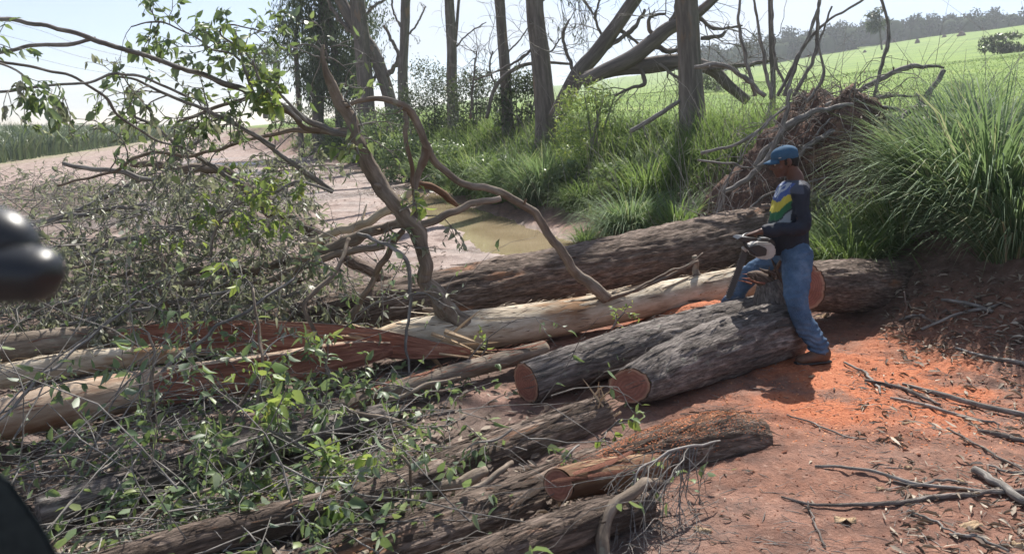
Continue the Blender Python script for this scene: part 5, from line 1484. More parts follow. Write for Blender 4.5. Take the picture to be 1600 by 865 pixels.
rng = np.random.RandomState(4)
N = 60000
yy = 8.2 + 44 * rng.uniform(0, 1, N) ** 1.6
tt_ = rng.uniform(5.15, 10.5, N)
tq = tt_
xx = (tq - .309 * yy) / .951
keepm = np.abs(tpar(xx, yy) - tq) < 20
xx = xx - (tpar(xx, yy) - tq) / .951 * sstep(-6, 2, tq)
keepm &= ~((np.abs(xx - mc[0]) < 1.5) & (np.abs(yy - mc[1]) < 1.3))
keepm &= ~((yy < 9.0) & (tq < 7.2)) & ~((yy < 19) & (tq < 5.75))
keepm &= fbm(xyz(xx, yy, .8), 3, 77) + .25 * sstep(5.1, 6.5, tq) > -.06
xx, yy, tq = xx[keepm], yy[keepm], tq[keepm]
hh = (.25 + .75 * sstep(5.2, 6.6, tq) * (1 - .75 * sstep(8.0, 9.6, tq))) * rng.uniform(.5, 1.15, len(xx)) * (.75 + .5 * fbm(xyz(xx, yy, .5), 2, 5))
a = Acc()
az = np.where(rng.uniform(size=len(xx)) < .5, -1.9 + rng.normal(size=len(xx)), rng.uniform(0, 6.3, len(xx)))
blades(a, np.stack([xx, yy, ground_z(xx, yy) - .02], 1), np.abs(hh) + .15, np.maximum(.009, .0010 * yy) * rng.uniform(.7, 1.3, len(xx)), az, rng.uniform(.1, .8, len(xx)), rng.uniform(.5, 1.8, len(xx)), np.where(rng.uniform(size=len(xx)) < .10, .98, rng.uniform(0, .92, len(xx)) * (.6 + .4 * (fbm(xyz(xx, yy, .9), 2, 9) > 0))), 3, rng)
build(a, 'bank_grass', M['grass'], label='mixed tall grass covering the bank beside the road', cat='grass', kind='stuff')
tw = Twigs()
for k in range(420):
    Y = 7.2 + 16 * rng.uniform() ** 1.5
    t = rng.uniform(5.6, 9.5)
    x = (t - .309 * Y) / .951
    if Y < 8.5 and t < 6.6: continue
    b = np.array([x, Y, gz(x, Y)]); h = rng.uniform(.7, 2.0); a_ = rng.uniform(0, 6.3); ln = rng.uniform(.1, .7)
    e = np.array([math.cos(a_) * ln, math.sin(a_) * ln, 1]) * h
    tw.add([tuple(b), tuple(b + e * .35 + [0, 0, .04]), tuple(b + e * .7 + [0, 0, .05]), tuple(b + e * np.array([1.15, 1.15, .95]))], [.004, .0035, .003, .0015], rng.uniform())
a = Acc(); tw.into(a, 4)
build(a, 'dry_stalks', M['twig_grey'], label='dry grass stalks standing among the green blades', cat='grass stalks', kind='stuff')
# pasture grass
N = 46000
yy = 9 + 80 * rng.uniform(0, 1, N) ** 1.8
uu = rng.uniform(850, 1680, N)
xx = (uu - 800) / FPX * yy
keepm = tpar(xx, yy) > 9.2
xx, yy = xx[keepm], yy[keepm]
a = Acc()
n_ = len(xx)
blades(a, np.stack([xx, yy, ground_z(xx, yy) - .02], 1), rng.uniform(.03, .10, n_) + .05 * np.clip(fbm(xyz(xx, yy, .25), 3, 8), 0, 1), np.maximum(.008, .0011 * yy), rng.uniform(0, 6.3, n_), rng.uniform(.1, .7, n_), rng.uniform(.2, 1.3, n_), np.where(rng.uniform(size=n_) < .07, .97, rng.uniform(.35, .93, n_)), 2, rng)
build(a, 'pasture_grass', M['grass'], label='short bright grass of the sloping pasture', cat='grass', kind='stuff')

# sugar cane across the track
N = 30000
yy = 24 + 130 * rng.uniform(0, 1, N) ** 1.3
tq = -11.6 - 45 * rng.uniform(0, 1, N) ** 1.5
xx = (tq - .309 * yy) / .951
keepm = (xx / yy > -.82)
xx, yy, tq = xx[keepm], yy[keepm], tq[keepm]
n_ = len(xx); a = Acc()
blades(a, np.stack([xx, yy, ground_z(xx, yy)], 1), rng.uniform(1.5, 2.4, n_), np.maximum(.05, .0016 * yy), rng.uniform(0, 6.3, n_), rng.uniform(.0, .3, n_), rng.uniform(.4, 1.9, n_), rng.uniform(0, 1, n_), 3, rng)
build(a, 'cane_field', M['cane'], label='field of green sugar cane beyond the dirt track at left', cat='cane field', kind='stuff')

# dark mounds dotted over the pasture
for k, (lab, u, v, h, w) in enumerate((
    ('dark cone-shaped mound on the pasture right of the slender tree top', 1433, 68, .9, .5), ('dark cone mound just below the slender tree, lower of the pair', 1384, 82, 1.1, .55),
    ('dark cone mound just below the slender tree, upper of the pair', 1381, 70, .9, .5), ('dark small mound on the pasture right of the slender tree foot', 1396, 66, .7, .5),
    ('dark mound on the pasture left of the round bush', 1502, 57, .9, .8), ('small dark mound between the cone mound and the round bush', 1475, 59, .6, .45),
    ('small dark mound left of the slender tree', 1351, 82, .5, .4), ('dark cone mound near the left end of the pasture', 1243, 90, .9, .45),
    ('dark mound on the pasture just right of the big grey trunk', 1148, 102, 1.0, .5), ('dark mound on the pasture seen through bare shoots', 1127, 112, .9, .5))):
    p = G(u, v)
    sc = p[1] / 105.0 * .62
    a = Acc()
    tube(a, [p + np.array([0, 0, -.2]), p + np.array([.03, 0, h * .35]) * sc, p + np.array([0, 0, h * .8]) * sc, p + np.array([.02, 0, h * 1.05]) * sc], np.array([w * 1.1, w * .9, w * .5, .1]) * sc, 14, 14, disp=lambda co, rm: .3 * fbm(co * 4, 3, 4), seed=k)
    build(a, 'earth_mound', M['earth'], label=lab, cat='earth mound', group='dark mounds on the pasture')

# wooded ridge on the skyline
rng = np.random.RandomState(8)
lv = Leaves(); core = Acc(); tr_ = Acc()
for k in range(300):
    u = rng.uniform(1085, 1730)
    Y = rng.uniform(300, 350)
    x = (u - 800) / FPX * Y
    g = float(ground_base(x, Y))
    h = rng.uniform(6.5, 9.5)
    c = np.array([x, Y, g + h * .55])
    for j in range(4):
        clump_leaves(lv, c + rng.normal(size=3) * np.array([1.8, 1.8, h * .2]), (2.2, 2.2, h * .26), 70, 1.2, .7, rng)
    tube(core, [c - [0, 0, h * .5], c, c + [0, 0, h * .25]], [2.8, 3.2, 1.4], 8, 6, smoothpath=False)
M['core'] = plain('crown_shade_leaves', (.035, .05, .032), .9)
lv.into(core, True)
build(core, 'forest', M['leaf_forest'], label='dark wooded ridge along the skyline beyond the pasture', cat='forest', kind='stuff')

# power lines
for lab, y0, y1 in (('upper overhead wire in the left sky', 30, 122), ('middle overhead wire in the left sky', 52, 128), ('lower overhead wire in the left sky', 75, 134)):
    a = Acc()
    p = [P(-60, y0 - 14, 28), P(60, y0 + 17, 36), P(200, y0 + (y1 - y0) * .5 + 14, 50), P(400, y1 + 6, 95)]
    tube(a, p, [.006, .007, .009, .013], 5, 40)
    build(a, 'overhead_wire', M['twig'], label=lab, cat='wire', group='overhead wires in the left sky')

HAZE = True
# ---------------------------------------------------------------- the man
M['skin'] = plain('skin', (.115, .055, .038), .5, .35, 30, (.085, .04, .028), .5, .1)
def denim():
    k = NT('denim'); tc = k.n("TexCoord").outputs['Object']
    n1 = k.noise(tc, 7, 4, .6); n2 = k.noise(tc, 320, 2, .6, sc=(1, 1, .2))
    col = k.ramp(n1, [(.3, (.032, .058, .105)), (.52, (.062, .108, .18)), (.72, (.14, .195, .28))])
    col = k.mix(k.ramp(n2, [(.4, 0.0), (.7, .25)]), col, (.22, .33, .5))
    k.bsdf(col, .9, k.bump(k.noise(tc, 26, 4, .6), .35, .015), .15)
    return k.done()
M['denim'] = denim()
def jersey():
    k = NT('printed_jersey')
    c = k.attr('print').outputs['Color']
    tc = k.n("TexCoord").outputs['Object']
    k.bsdf(c, .75, k.bump(k.noise(tc, 22, 4, .6), .3, .015), .25)
    return k.done()
M['jersey'] = jersey()
M['boot'] = plain('boot_leather', (.09, .05, .032), .6, .3, 20, (.17, .10, .07), .7, .2)
M['cap'] = plain('cap_cloth', (.035, .085, .15), .85, .2, 25, (.05, .12, .20), .6, .15)
M['hair'] = plain('black_hair', (.012, .011, .010), .7)
M['white_paint'] = plain('white_plastic', (.45, .44, .42), .4, .4, 18, (.30, .26, .22), .6)
M['orange_plastic'] = plain('orange_plastic', (.30, .12, .06), .4, .4, 18, (.25, .09, .04), .5)
M['black_plastic'] = plain('black_plastic', (.018, .019, .021), .35, .5)
M['steel'] = plain('worn_steel', (.05, .05, .052), .5, .4, 40, (.025, .025, .025), .6)

def etube(acc, pts, ra, rb, side, sides=24, n=None):
    pts = np.asarray(pts, float)
    q = catmull(np.c_[pts, ra, rb], n or len(pts) * 5)
    p = q[:, :3]; T = unit(np.gradient(p, axis=0))
    sd = np.asarray(side, float); S_ = unit(sd - T * (T @ sd)[:, None]); F = np.cross(T, S_)
    th = np.linspace(0, 2 * math.pi, sides, endpoint=False)
    A_, B_ = np.maximum(q[:, 3], .002), np.maximum(q[:, 4], .002)
    v = p[:, None] + S_[:, None] * (A_[:, None] * np.cos(th))[:, :, None] + F[:, None] * (B_[:, None] * np.sin(th))[:, :, None]
    K = len(p); i = np.arange(K - 1)[:, None] * sides; j = np.arange(sides); j2 = (j + 1) % sides
    quad = np.stack([i + j, i + j2, i + sides + j2, i + sides + j], 2).reshape(-1, 4)
    b = K * sides
    tri = np.concatenate([np.stack([j2, j, np.full(sides, b)], 1), np.stack([(K - 1) * sides + j, (K - 1) * sides + j2, np.full(sides, b + 1)], 1)])
    acc.add(np.concatenate([v.reshape(-1, 3), p[:1] - T[:1] * min(A_[0], B_[0]) * .3, p[-1:] + T[-1:] * min(A_[-1], B_[-1]) * .3]), quad, tri)

def ball(acc, c, r, ax=None, n=16):
    c = np.asarray(c, float); r = np.broadcast_to(np.asarray(r, float), (3,))
    ax = np.eye(3) if ax is None else np.asarray(ax, float)
    t = np.linspace(-.98, .98, n)
    ring = np.sqrt(1 - t * t); th = np.linspace(0, 2 * math.pi, n * 2, endpoint=False)
    v = c + (ring[:, None] * np.cos(th) * r[0])[:, :, None] * ax[0] + (ring[:, None] * np.sin(th) * r[1])[:, :, None] * ax[1] + (t[:, None] * np.ones(n * 2) * r[2])[:, :, None] * ax[2]
    m = n * 2; i = np.arange(n - 1)[:, None] * m; j = np.arange(m); j2 = (j + 1) % m
    q = np.stack([i + j, i + j2, i + m + j2, i + m + j], 2).reshape(-1, 4)
    tri = np.concatenate([np.stack([j2, j, np.full(m, n * m)], 1), np.stack([(n - 1) * m + j, (n - 1) * m + j2, np.full(m, n * m + 1)], 1)])
    acc.add(np.concatenate([v.reshape(-1, 3), [c - ax[2] * r[2]], [c + ax[2] * r[2]]]), q, tri)

def fuse(acc, name, mat, parent, voxel=.01, smooth=4, fold=None, paint=None, label=None):
    """union of overlapping limbs -> one continuous skin"""
    me = acc.mesh(name, M[mat])
    ob = bpy.data.objects.new(name + '_tmp', me); COL.objects.link(ob)
    m = ob.modifiers.new('r', 'REMESH'); m.mode = 'VOXEL'; m.voxel_size = voxel
    s = ob.modifiers.new('s', 'SMOOTH'); s.iterations = smooth; s.factor = .5
    dg = bpy.context.evaluated_depsgraph_get()
    nm = bpy.data.meshes.new_from_object(ob.evaluated_get(dg))
    bpy.data.objects.remove(ob)
    nm.name = name
    v = np.zeros(len(nm.vertices) * 3, np.float32); nm.vertices.foreach_get('co', v); v = v.reshape(-1, 3).astype(float)
    nr = np.zeros(len(nm.vertices) * 3, np.float32); nm.vertices.foreach_get('normal', nr); nr = nr.reshape(-1, 3)
    if fold is not None: v = v + nr * fold(v)[:, None]
    if paint is not None:
        a = nm.attributes.new('print', 'FLOAT_COLOR', 'POINT')
        a.data.foreach_set('color', np.c_[paint(v, nr), np.ones(len(v))].astype(np.float32).ravel())
    off = np.array(WLOC[parent.name])
    nm.vertices.foreach_set('co', (v - off).astype(np.float32).ravel())
    nm.polygons.foreach_set('use_smooth', np.ones(len(nm.polygons), bool))
    nm.materials.clear(); nm.materials.append(M[mat] if isinstance(mat, str) else mat)
    nm.update()
    o = bpy.data.objects.new(name, nm); o.location = Vector(off)
    return put(o, name, label, parent=parent)

man = thing('person', G(1245, 560), 'man in a blue cap, dark printed jersey and jeans holding a chainsaw astride the logs', 'person')
LEFT = np.array([-.15, -.99, 0.0])
J = dict(
    pel=P(1238, 393, 6.38), wai=P(1234, 362, 6.38), che=P(1236, 322, 6.38), upc=P(1241, 293, 6.38), nek=P(1243, 279, 6.38), hed=P(1226, 252, 6.38),
    shN=P(1250, 300, 6.19), elN=P(1252, 352, 6.10), wrN=P(1188, 362, 6.14), haN=P(1174, 366, 6.17),
    shF=P(1240, 298, 6.57), elF=P(1252, 352, 6.64), wrF=P(1224, 373, 6.50), haF=P(1212, 376, 6.44),
    hiN=P(1245, 396, 6.27), knN=P(1245, 472, 6.06), anN=P(1276, 547, 5.98), heN=P(1290, 559, 5.98), toN=P(1249, 563, 5.90),
    hiF=P(1232, 397, 6.46), knF=P(1172, 428, 6.72), anF=P(1133, 474, 6.86), heF=P(1142, 479, 6.88), toF=P(1106, 480, 6.86))
for f_, names in (('N', ('anN', 'heN', 'toN')), ('F', ('anF', 'heF', 'toF'))):
    lift = max(gz(*J[names[1]][:2]) + .06 - J[names[1]][2], gz(*J[names[2]][:2]) + .045 - J[names[2]][2])
    for n_ in names: J[n_] = J[n_] + np.array([0, 0, lift])
hf = unit(np.array([-.96, .12, -.26])); hu = unit(np.array([-.25, 0, .95]) - hf * np.dot(hf, np.array([-.25, 0, .95]))); hs = np.cross(hu, hf)
H = lambda f, s, u: J['hed'] + hf * f + hs * s + hu * u
HA = (hf, hs, hu)
sk = Acc()
ball(sk, H(-.005, 0, .018), (.096, .075, .090), HA, 18)
ball(sk, H(.038, 0, -.05), (.058, .054, .070), HA, 16)
ball(sk, H(.066, 0, -.100), (.026, .028, .020), HA, 10)
etube(sk, [H(.086, 0, .018), H(.108, 0, -.012), H(.114, 0, -.030), H(.094, 0, -.040)], [.010, .012, .017, .012], [.010, .012, .012, .008], hs, 12)
ball(sk, H(.090, 0, -.066), (.012, .024, .008), HA, 8)
ball(sk, H(.087, 0, -.079), (.012, .021, .008), HA, 8)
ball(sk, H(.080, 0, .026), (.016, .05, .012), HA, 8)
for s_ in (1, -1):
    ball(sk, H(.045, s_ * .045, -.035), (.03, .022, .028), HA, 8)
    etube(sk, [H(-.012, s_ * .076, .018), H(-.024, s_ * .084, .0), H(-.020, s_ * .083, -.022), H(-.008, s_ * .076, -.036)], [.008, .012, .011, .006], [.012, .016, .014, .008], hs, 10)
etube(sk, [H(-.03, 0, -.03), (J['nek'] + J['hed']) / 2 + [.012, 0, -.01], J['nek'], J['upc']], [.055, .054, .060, .10], [.058, .058, .064, .08], LEFT)
etube(sk, [J['upc'], J['che'], J['wai'], J['pel'], J['pel'] - [0, 0, .06]], [.15, .15, .13, .14, .10], [.09, .11, .10, .10, .08], LEFT)
for s_, sh, el, wr, ha in ((1, 'shN', 'elN', 'wrN', 'haN'), (-1, 'shF', 'elF', 'wrF', 'haF')):
    etube(sk, [J['upc'], J[sh], (J[sh] + J[el]) / 2, J[el], (J[el] + J[wr]) / 2, J[wr]], [.06, .052, .044, .038, .036, .026], [.06, .052, .046, .038, .038, .029], (0, 0, 1))
    d = unit(J[ha] - J[wr]); up = np.array([0, 0, 1.0]); sd_ = unit(np.cross(up, d)); up = np.cross(d, sd_)
    # palm and five fingers curled down round the handle
    etube(sk, [J[wr], J[wr] + d * .035, J[wr] + d * .075, J[wr] + d * .092], [.026, .040, .043, .036], [.022, .020, .017, .012], sd_, 14)
    for f_, (o_, ln) in enumerate(((-.031, .80), (-.010, 1.0), (.011, .94), (.031, .72))):
        b = J[wr] + d * (.086 - abs(o_) * .25) + sd_ * o_
        etube(sk, [b - d * .02, b + d * .020 * ln + up * .003, b + d * .040 * ln - up * .018, b + d * .034 * ln - up * .046 * ln, b + d * .012 * ln - up * .056 * ln], [.0095, .0092, .0088, .008, .006], [.0095, .0092, .0088, .008, .006], sd_, 10)
    b = J[wr] + d * .03 + sd_ * (-.036)
    etube(sk, [b + sd_ * .012, b - sd_ * .014 + d * .012 - up * .012, b - sd_ * .014 + d * .034 - up * .034, b - sd_ * .002 + d * .046 - up * .050], [.013, .012, .010, .007], [.013, .012, .010, .007], up, 10)
for hi, kn, an, he in (('hiN', 'knN', 'anN', 'heN'), ('hiF', 'knF', 'anF', 'heF')):
    etube(sk, [J['pel'], J[hi], (J[hi] + J[kn]) / 2, J[kn], J[kn] * .6 + J[an] * .4, J[an], J[he]], [.09, .085, .075, .052, .052, .036, .03], [.09, .085, .075, .052, .054, .038, .03], LEFT)
fuse(sk, 'body', 'skin', man, .0075, 3)
for s_ in (1, -1):
    a = Acc(); ball(a, H(.083, s_ * .031, -.003), (.010, .012, .009), HA, 8); build(a, 'eye', M['white_paint'], man)
    a = Acc(); ball(a, H(.0915, s_ * .032, -.003), (.003, .006, .006), HA, 6); build(a, 'pupil', M['hair'], man)
    a = Acc(); etube(a, [H(.094, s_ * .012, .020), H(.092, s_ * .032, .025), H(.078, s_ * .052, .018)], [.004, .005, .003], [.004, .005, .003], (0, 0, 1), 6); build(a, 'eyebrow', M['hair'], man)
a = Acc(); ball(a, H(-.02, 0, .012), (.092, .080, .075), HA, 16); ball(a, H(-.055, 0, -.03), (.045, .055, .045), HA, 12)
fuse(a, 'hair', 'hair', man, .008, 3, fold=lambda v: .003 * fbm(v * 60, 2))
# cap
a = Acc()
ball(a, H(-.008, 0, .052), (.107, .084, .072), HA, 18)
ball(a, H(-.040, 0, .030), (.072, .079, .055), HA, 14)
cap = fuse(a, 'cap', 'cap', man, .0065, 3, fold=lambda v: .0022 * fbm(v * 18, 3))
a = Acc(); nn_ = 13
vv = []
for k in range(nn_):
    s_ = -1 + 2 * k / (nn_ - 1)
    for t_, dz in ((0, 0), (.33, 0), (.66, 0), (1, 0)):
        x_ = .078 * math.sqrt(max(0, 1 - .55 * s_ * s_)) + t_ * .085 * math.sqrt(max(0, 1 - s_ * s_)) ** .7
        vv.append(H(x_, s_ * .074, .045 - .020 * s_ * s_ - .020 * t_))
vv = np.array(vv); v2 = vv - hu * .005
i4 = np.arange(nn_ * 4).reshape(nn_, 4)
q = np.stack([i4[:-1, :-1], i4[1:, :-1], i4[1:, 1:], i4[:-1, 1:]], -1).reshape(-1, 4)
ed = np.r_[i4[0, :], i4[1:, 3], i4[-1, 2::-1], i4[-2:0:-1, 0]]; e2 = np.roll(ed, -1)
a.add(np.concatenate([vv, v2]), np.concatenate([q, q[:, ::-1] + nn_ * 4, np.stack([ed, e2, e2 + nn_ * 4, ed + nn_ * 4], 1)]))
build(a, 'brim', M['cap'], cap)
a = Acc(); ball(a, H(.045, .083, .045), (.012, .004, .004), HA, 6); build(a, 'emblem', M['white_paint'], cap)
a = Acc(); ball(a, H(-.01, 0, .124), (.008, .008, .005), HA, 6); build(a, 'button', M['cap'], cap)

# jersey
a = Acc()
etube(a, [J['nek'] - [0, 0, .01], J['upc'] + [0, 0, .01], J['che'] + [-.005, 0, .04], J['che'] - [.01, 0, .07], J['wai'] - [.015, 0, 0], J['pel'] + [-.01, 0, .02]], [.072, .17, .20, .19, .185, .19], [.072, .115, .140, .150, .160, .145], LEFT, 32)
for sh, el, wr in (('shN', 'elN', 'wrN'), ('shF', 'elF', 'wrF')):
    etube(a, [J['upc'] + (J[sh] - J['upc']) * .4, J[sh], (J[sh] + J[el]) / 2 + [.01, 0, 0], J[el] + [.012, 0, -.012], (J[el] + J[wr]) / 2 - [0, 0, .008], J[wr] + (J[el] - J[wr]) * .06], [.085, .080, .072, .066, .058, .045], [.085, .080, .074, .066, .058, .045], (0, 0, 1), 22)
zv = lambda v: P(1205, v, 6.3)[2]
def print_(v, nr):
    h = v[:, 2]; f = J['che'][0] - v[:, 0]
    base = np.tile(np.array([.018, .022, .034]), (len(v), 1))
    w = .010 * vnoise(v * 30, 3)
    front = (f > .055 + w - .06 * (h - zv(320))) & (h < zv(285)) & (h > zv(352)) & (v[:, 1] > J['che'][1] - .19) & ~((h < zv(345)) & (v[:, 1] < J['che'][1] - .14))
    w = .022 * vnoise(v * 14, 3)
    g = h + f * 1.15 + w
    z0 = lambda q: zv(q) + .145
    c = np.tile(np.array([.25, .28, .31]), (len(v), 1))
    c[g > z0(345)] = (.03, .05, .05)
    c[g > z0(341)] = (.03, .13, .06)
    c[g > z0(328)] = (.46, .40, .06)
    c[g > z0(314)] = (.05, .085, .24)
    s_ = np.abs(g - z0(308) - .05 * np.sin(f * 22)) < .010
    c[s_] = (.34, .38, .44)
    c[g > z0(291)] = (.36, .42, .50)
    base[front] = c[front]
    # greyish yoke on the shoulders, white neck edge
    yoke = (~front) & (h > zv(300)) & (v[:, 0] < J['shN'][0] + .005)
    base[yoke] = (.055, .065, .09)
    base[h > zv(276)] = (.55, .58, .60)
    return base
def fold(v):
    t = fbm(v * np.array([9, 9, 5]), 3, 4)
    return .018 * t - .016 * np.abs(fbm(v * np.array([16, 16, 10]), 2, 8))
fuse(a, 'jersey', 'jersey', man, .0075, 5, fold=fold, paint=print_)
# jeans
a = Acc()
etube(a, [J['pel'] + [0, 0, .05], J['pel'], J['pel'] - [0, 0, .07]], [.165, .172, .14], [.115, .122, .10], LEFT, 26)
etube(a, [J['pel'] + (J['hiN'] - J['pel']) * .5, J['hiN'], (J['hiN'] + J['knN']) / 2, J['knN'], (J['knN'] + J['anN']) / 2 + [-.01, 0, 0], J['anN'] + [0, 0, .03], J['anN'] - [0, 0, .025]], [.10, .112, .104, .088, .080, .078, .082], [.115, .125, .112, .092, .083, .080, .084], LEFT, 24)
etube(a, [J['pel'] + (J['hiF'] - J['pel']) * .5, J['hiF'], (J['hiF'] + J['knF']) / 2, J['knF'], (J['knF'] + J['anF']) / 2, J['anF'] + [.015, 0, .015], J['anF'] + [-.005, 0, -.02]], [.10, .112, .100, .085, .078, .074, .074], [.115, .118, .10, .088, .080, .074, .074], LEFT, 24)
def jfold(v):
    low = sstep(zv(500), zv(545), v[:, 2])
    t = fbm(v * np.array([8, 8, 12]), 3, 14)
    rings = np.sin(v[:, 2] * 150 + 6 * fbm(v * 9, 2, 3))
    return .013 * t - .014 * np.abs(fbm(v * np.array([11, 11, 18]), 2, 21)) + .007 * rings * sstep(zv(470), zv(535), v[:, 2])
fuse(a, 'jeans', 'denim', man, .0085, 4, fold=jfold)
for he, to, an in (('heN', 'toN', 'anN'), ('heF', 'toF', 'anF')):
    a = Acc()
    d = unit((J[to] - J[he]) * np.array([1, 1, .6])); sd_ = unit(np.cross((0, 0, 1), d)); b = J[he] + d * .02
    etube(a, [b - d * .045, b, b + d * .08 + [0, 0, .004], b + d * .15 - [0, 0, .008], b + d * .215 - [0, 0, .014], b + d * .25 - [0, 0, .018]], [.030, .042, .042, .048, .046, .026], [.040, .055, .052, .042, .034, .020], sd_, 20)
    etube(a, [J[an] + [0, 0, .03], b + [0, 0, .02], b], [.055, .050, .045], [.058, .056, .05], sd_, 18)
    o = fuse(a, 'boot', 'boot', man, .008, 3)
    a = Acc()
    etube(a, [b - d * .055 - [0, 0, .048], b + d * .08 - [0, 0, .045], b + d * .17 - [0, 0, .044], b + d * .258 - [0, 0, .036]], [.036, .042, .052, .026], [.014, .013, .013, .012], sd_, 16)
    build(a, 'sole', M['black_plastic'], o)

# chainsaw
saw = thing('chainsaw', P(1190, 400, 6.25), 'chainsaw with white and orange body, its dark bar pointing down to the left', 'chainsaw')
sy = np.array([0, 1.0, 0])
def slab(name, poly, Y, th, mat, parent, bevel=.006, label=None):
    """a bevelled plate cut to an outline given in picture pixels at depth Y"""
    pts = np.array([P(u, v, Y) for u, v in poly]); c = pts.mean(0)
    bm = bmesh.new()
    f = [bm.verts.new(p - sy * th / 2) for p in pts]; g = [bm.verts.new(p + sy * th / 2) for p in pts]
    bm.faces.new(f); bm.faces.new(g[::-1]); n_ = len(f)
    for k in range(n_): bm.faces.new((f[k], g[k], g[(k + 1) % n_], f[(k + 1) % n_]))
    bmesh.ops.recalc_face_normals(bm, faces=bm.faces)
    bmesh.ops.bevel(bm, geom=bm.edges[:], offset=bevel, segments=2, affect='EDGES', clamp_overlap=True)
    me = bpy.data.meshes.new(name)
    off = np.array([c[0], c[1], pts[:, 2].min()])
    bmesh.ops.translate(bm, verts=bm.verts, vec=Vector(-off)); bm.to_mesh(me); bm.free()
    me.materials.append(M[mat])
    o = bpy.data.objects.new(name, me); o.location = Vector(off)
    return put(o, name, label, parent=parent)
slab('engine_body', [(1168, 383), (1180, 376), (1200, 377), (1209, 385), (1208, 398), (1198, 404), (1184, 403), (1172, 397)], 6.24, .13, 'white_paint', saw, .012)
slab('top_cover', [(1180, 378), (1185, 371), (1200, 371), (1210, 378), (1207, 383), (1182, 383)], 6.26, .10, 'black_plastic', saw, .012)
slab('clutch_cover', [(1170, 386), (1184, 382), (1198, 388), (1197, 399), (1182, 401), (1171, 396)], 6.165, .025, 'black_plastic', saw, .006)
slab('hand_guard', [(1148, 372), (1154, 368), (1178, 370), (1180, 374), (1156, 376)], 6.16, .16, 'black_plastic', saw, .004)
d = unit(P(1139, 462, 6.19) - P(1165, 392, 6.19)); nrm = np.array([d[2], 0, -d[0]]); b0 = P(1165, 392, 6.19); L = .40
out = [b0 + nrm * .021, b0 + d * L * .5 + nrm * .023, b0 + d * (L - .03) + nrm * .021, b0 + d * (L - .008) + nrm * .012, b0 + d * L, b0 + d * (L - .008) - nrm * .012, b0 + d * (L - .03) - nrm * .021, b0 + d * L * .5 - nrm * .023, b0 - nrm * .021]
bm = bmesh.new(); f = [bm.verts.new(p - sy * .003) for p in out]; g = [bm.verts.new(p + sy * .003) for p in out]
bm.faces.new(f); bm.faces.new(g[::-1])
for k in range(len(f)): bm.faces.new((f[k], g[k], g[(k + 1) % len(f)], f[(k + 1) % len(f)]))
bmesh.ops.recalc_face_normals(bm, faces=bm.faces)
me = bpy.data.meshes.new('guide_bar'); bmesh.ops.translate(bm, verts=bm.verts, vec=Vector(-b0)); bm.to_mesh(me); bm.free(); me.materials.append(M['steel'])
o = bpy.data.objects.new('guide_bar', me); o.location = Vector(b0); bar = put(o, 'guide_bar', parent=saw)
a = Acc()
ln = catmull(np.array(out), 60)
for k in range(0, 59):
    e = unit(ln[k + 1] - ln[k]); o_ = np.cross(e, sy); c = (ln[k] + ln[k + 1]) / 2
    hh_ = .006 if k % 3 else .011
    bx = np.array([(x_, y_, z_) for z_ in (-.3, 1) for y_ in (-1, 1) for x_ in (-1, 1)], float)
    v = c + np.outer(bx[:, 0], e) * .0035 + np.outer(bx[:, 1], sy) * .005 + np.outer(bx[:, 2], o_ * (1 if np.dot(o_, c - b0 - d * L / 2) > 0 else -1)) * hh_
    a.add(v, [(0, 1, 3, 2), (4, 6, 7, 5), (0, 4, 5, 1), (2, 3, 7, 6), (0, 2, 6, 4), (1, 5, 7, 3)])
build(a, 'chain', M['steel'], saw, kind='stuff', smooth=False)
a = Acc(); tube(a, [P(1180, 398, 6.14), P(1166, 384, 6.13), P(1160, 372, 6.16), P(1166, 366, 6.22), P(1182, 366, 6.30), P(1190, 376, 6.34)], [.011] * 6, 10, 30); build(a, 'front_handle', M['black_plastic'], saw)
a = Acc(); tube(a, [P(1203, 380, 6.30), P(1210, 371, 6.36), P(1222, 372, 6.42), P(1226, 384, 6.42), P(1214, 396, 6.36), P(1200, 396, 6.3)], [.014] * 6, 10, 30); build(a, 'rear_handle', M['black_plastic'], saw)
a = Acc(); tube(a, [P(1166, 392, 6.155), P(1160, 386, 6.15)], [.012, .012], 8, 4, smoothpath=False); build(a, 'spike', M['white_paint'], saw)

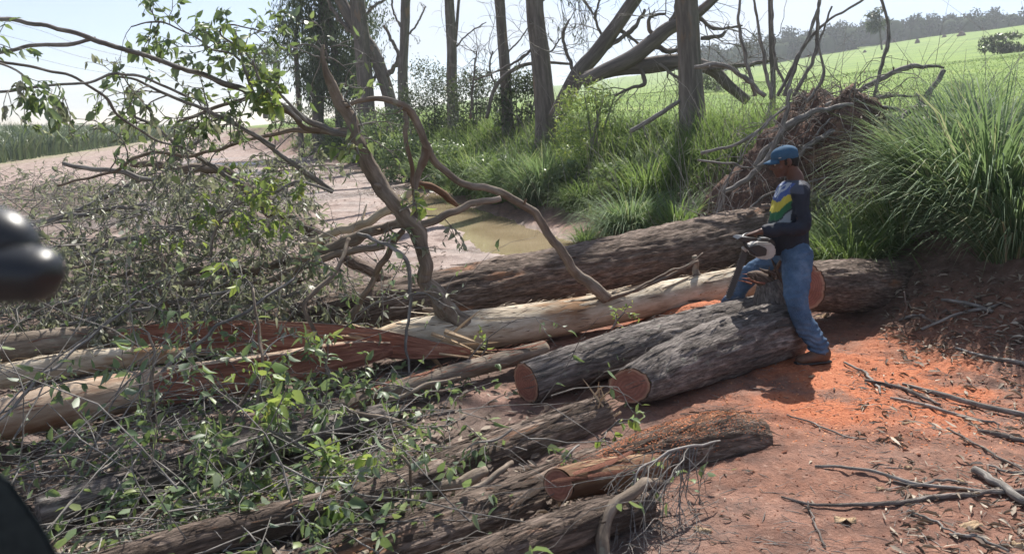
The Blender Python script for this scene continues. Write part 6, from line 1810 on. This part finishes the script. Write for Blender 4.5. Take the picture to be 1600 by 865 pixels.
# ---------------------------------------------------------------- the cab the picture is taken from
M['cab_dark'] = plain('cab_trim_plastic', (.030, .040, .043), .8, .15, 120, (.005, .007, .008), .5, .1)
M['cab_gloss'] = plain('cab_gloss_plastic', (.012, .014, .018), .38, .5)
o = thing('cab_fitting', P(10, 440, .5), 'glossy black rounded fitting inside the cab at the left edge', 'cab fitting')
a = Acc()
q = lambda u, v, Y=.5: P(u, v, Y)
etube(a, [q(-90, 385), q(-40, 378), q(5, 382), q(32, 398), q(48, 415)], [.020, .024, .021, .015, .006], [.020, .024, .022, .016, .006], (0, 1, 0), 24, 30)
build(a, 'upper_shell', M['cab_gloss'], o)
a = Acc()
etube(a, [q(-80, 425, .49), q(-30, 426, .49), q(30, 427, .49), q(66, 430, .49), q(84, 433, .49), q(94, 436, .49)], [.022, .023, .021, .019, .014, .006], [.020, .019, .0185, .017, .013, .005], (0, 1, 0), 24, 30)
build(a, 'lower_shell', M['cab_gloss'], o)
pp = np.array([P(u, v, Y) for Y in (.56, .70) for (u, v) in ((-190, 735 if Y < .6 else 760), (-10, 735), (12, 742), (70, 825), (110, 905), (20, 1060), (-190, 1060))])
bm = bmesh.new(); vs = [bm.verts.new(x_) for x_ in pp]; n_ = 7
bm.faces.new(vs[:n_]); bm.faces.new(vs[n_:][::-1])
for k in range(n_): bm.faces.new((vs[k], vs[k + n_], vs[(k + 1) % n_ + n_], vs[(k + 1) % n_]))
bmesh.ops.recalc_face_normals(bm, faces=bm.faces)
bmesh.ops.bevel(bm, geom=bm.edges[:], offset=.006, segments=3, affect='EDGES', clamp_overlap=True)
off = pp.mean(0); bmesh.ops.translate(bm, verts=bm.verts, vec=Vector(-off))
me = bpy.data.meshes.new('cab_trim'); bm.to_mesh(me); bm.free(); me.materials.append(M['cab_dark'])
o = bpy.data.objects.new('cab_trim', me); o.location = Vector(off)
put(o, 'cab_trim', 'dark trim of the cab in the bottom left corner', 'cab trim')

# dusty air over the fields
k = NT('dusty_air')
k.t.nodes.remove([x for x in k.t.nodes if x.type == 'OUTPUT_MATERIAL'][0])
ou = k.t.nodes.new('ShaderNodeOutputMaterial'); vo = k.t.nodes.new('ShaderNodeVolumePrincipled')
vo.inputs['Color'].default_value = (.86, .92, 1.0, 1); vo.inputs['Density'].default_value = .0006; vo.inputs['Anisotropy'].default_value = .3
k.t.links.new(vo.outputs[0], ou.inputs['Volume'])
bm = bmesh.new(); bmesh.ops.create_cube(bm, size=1)
me = bpy.data.meshes.new('haze'); bm.to_mesh(me); bm.free(); me.materials.append(k.m)
o = bpy.data.objects.new('haze', me); o.scale = (1300, 800, 130); o.location = (0, 310, 130 / 2 - 4)
HAZE and put(o, 'haze', kind='stuff')
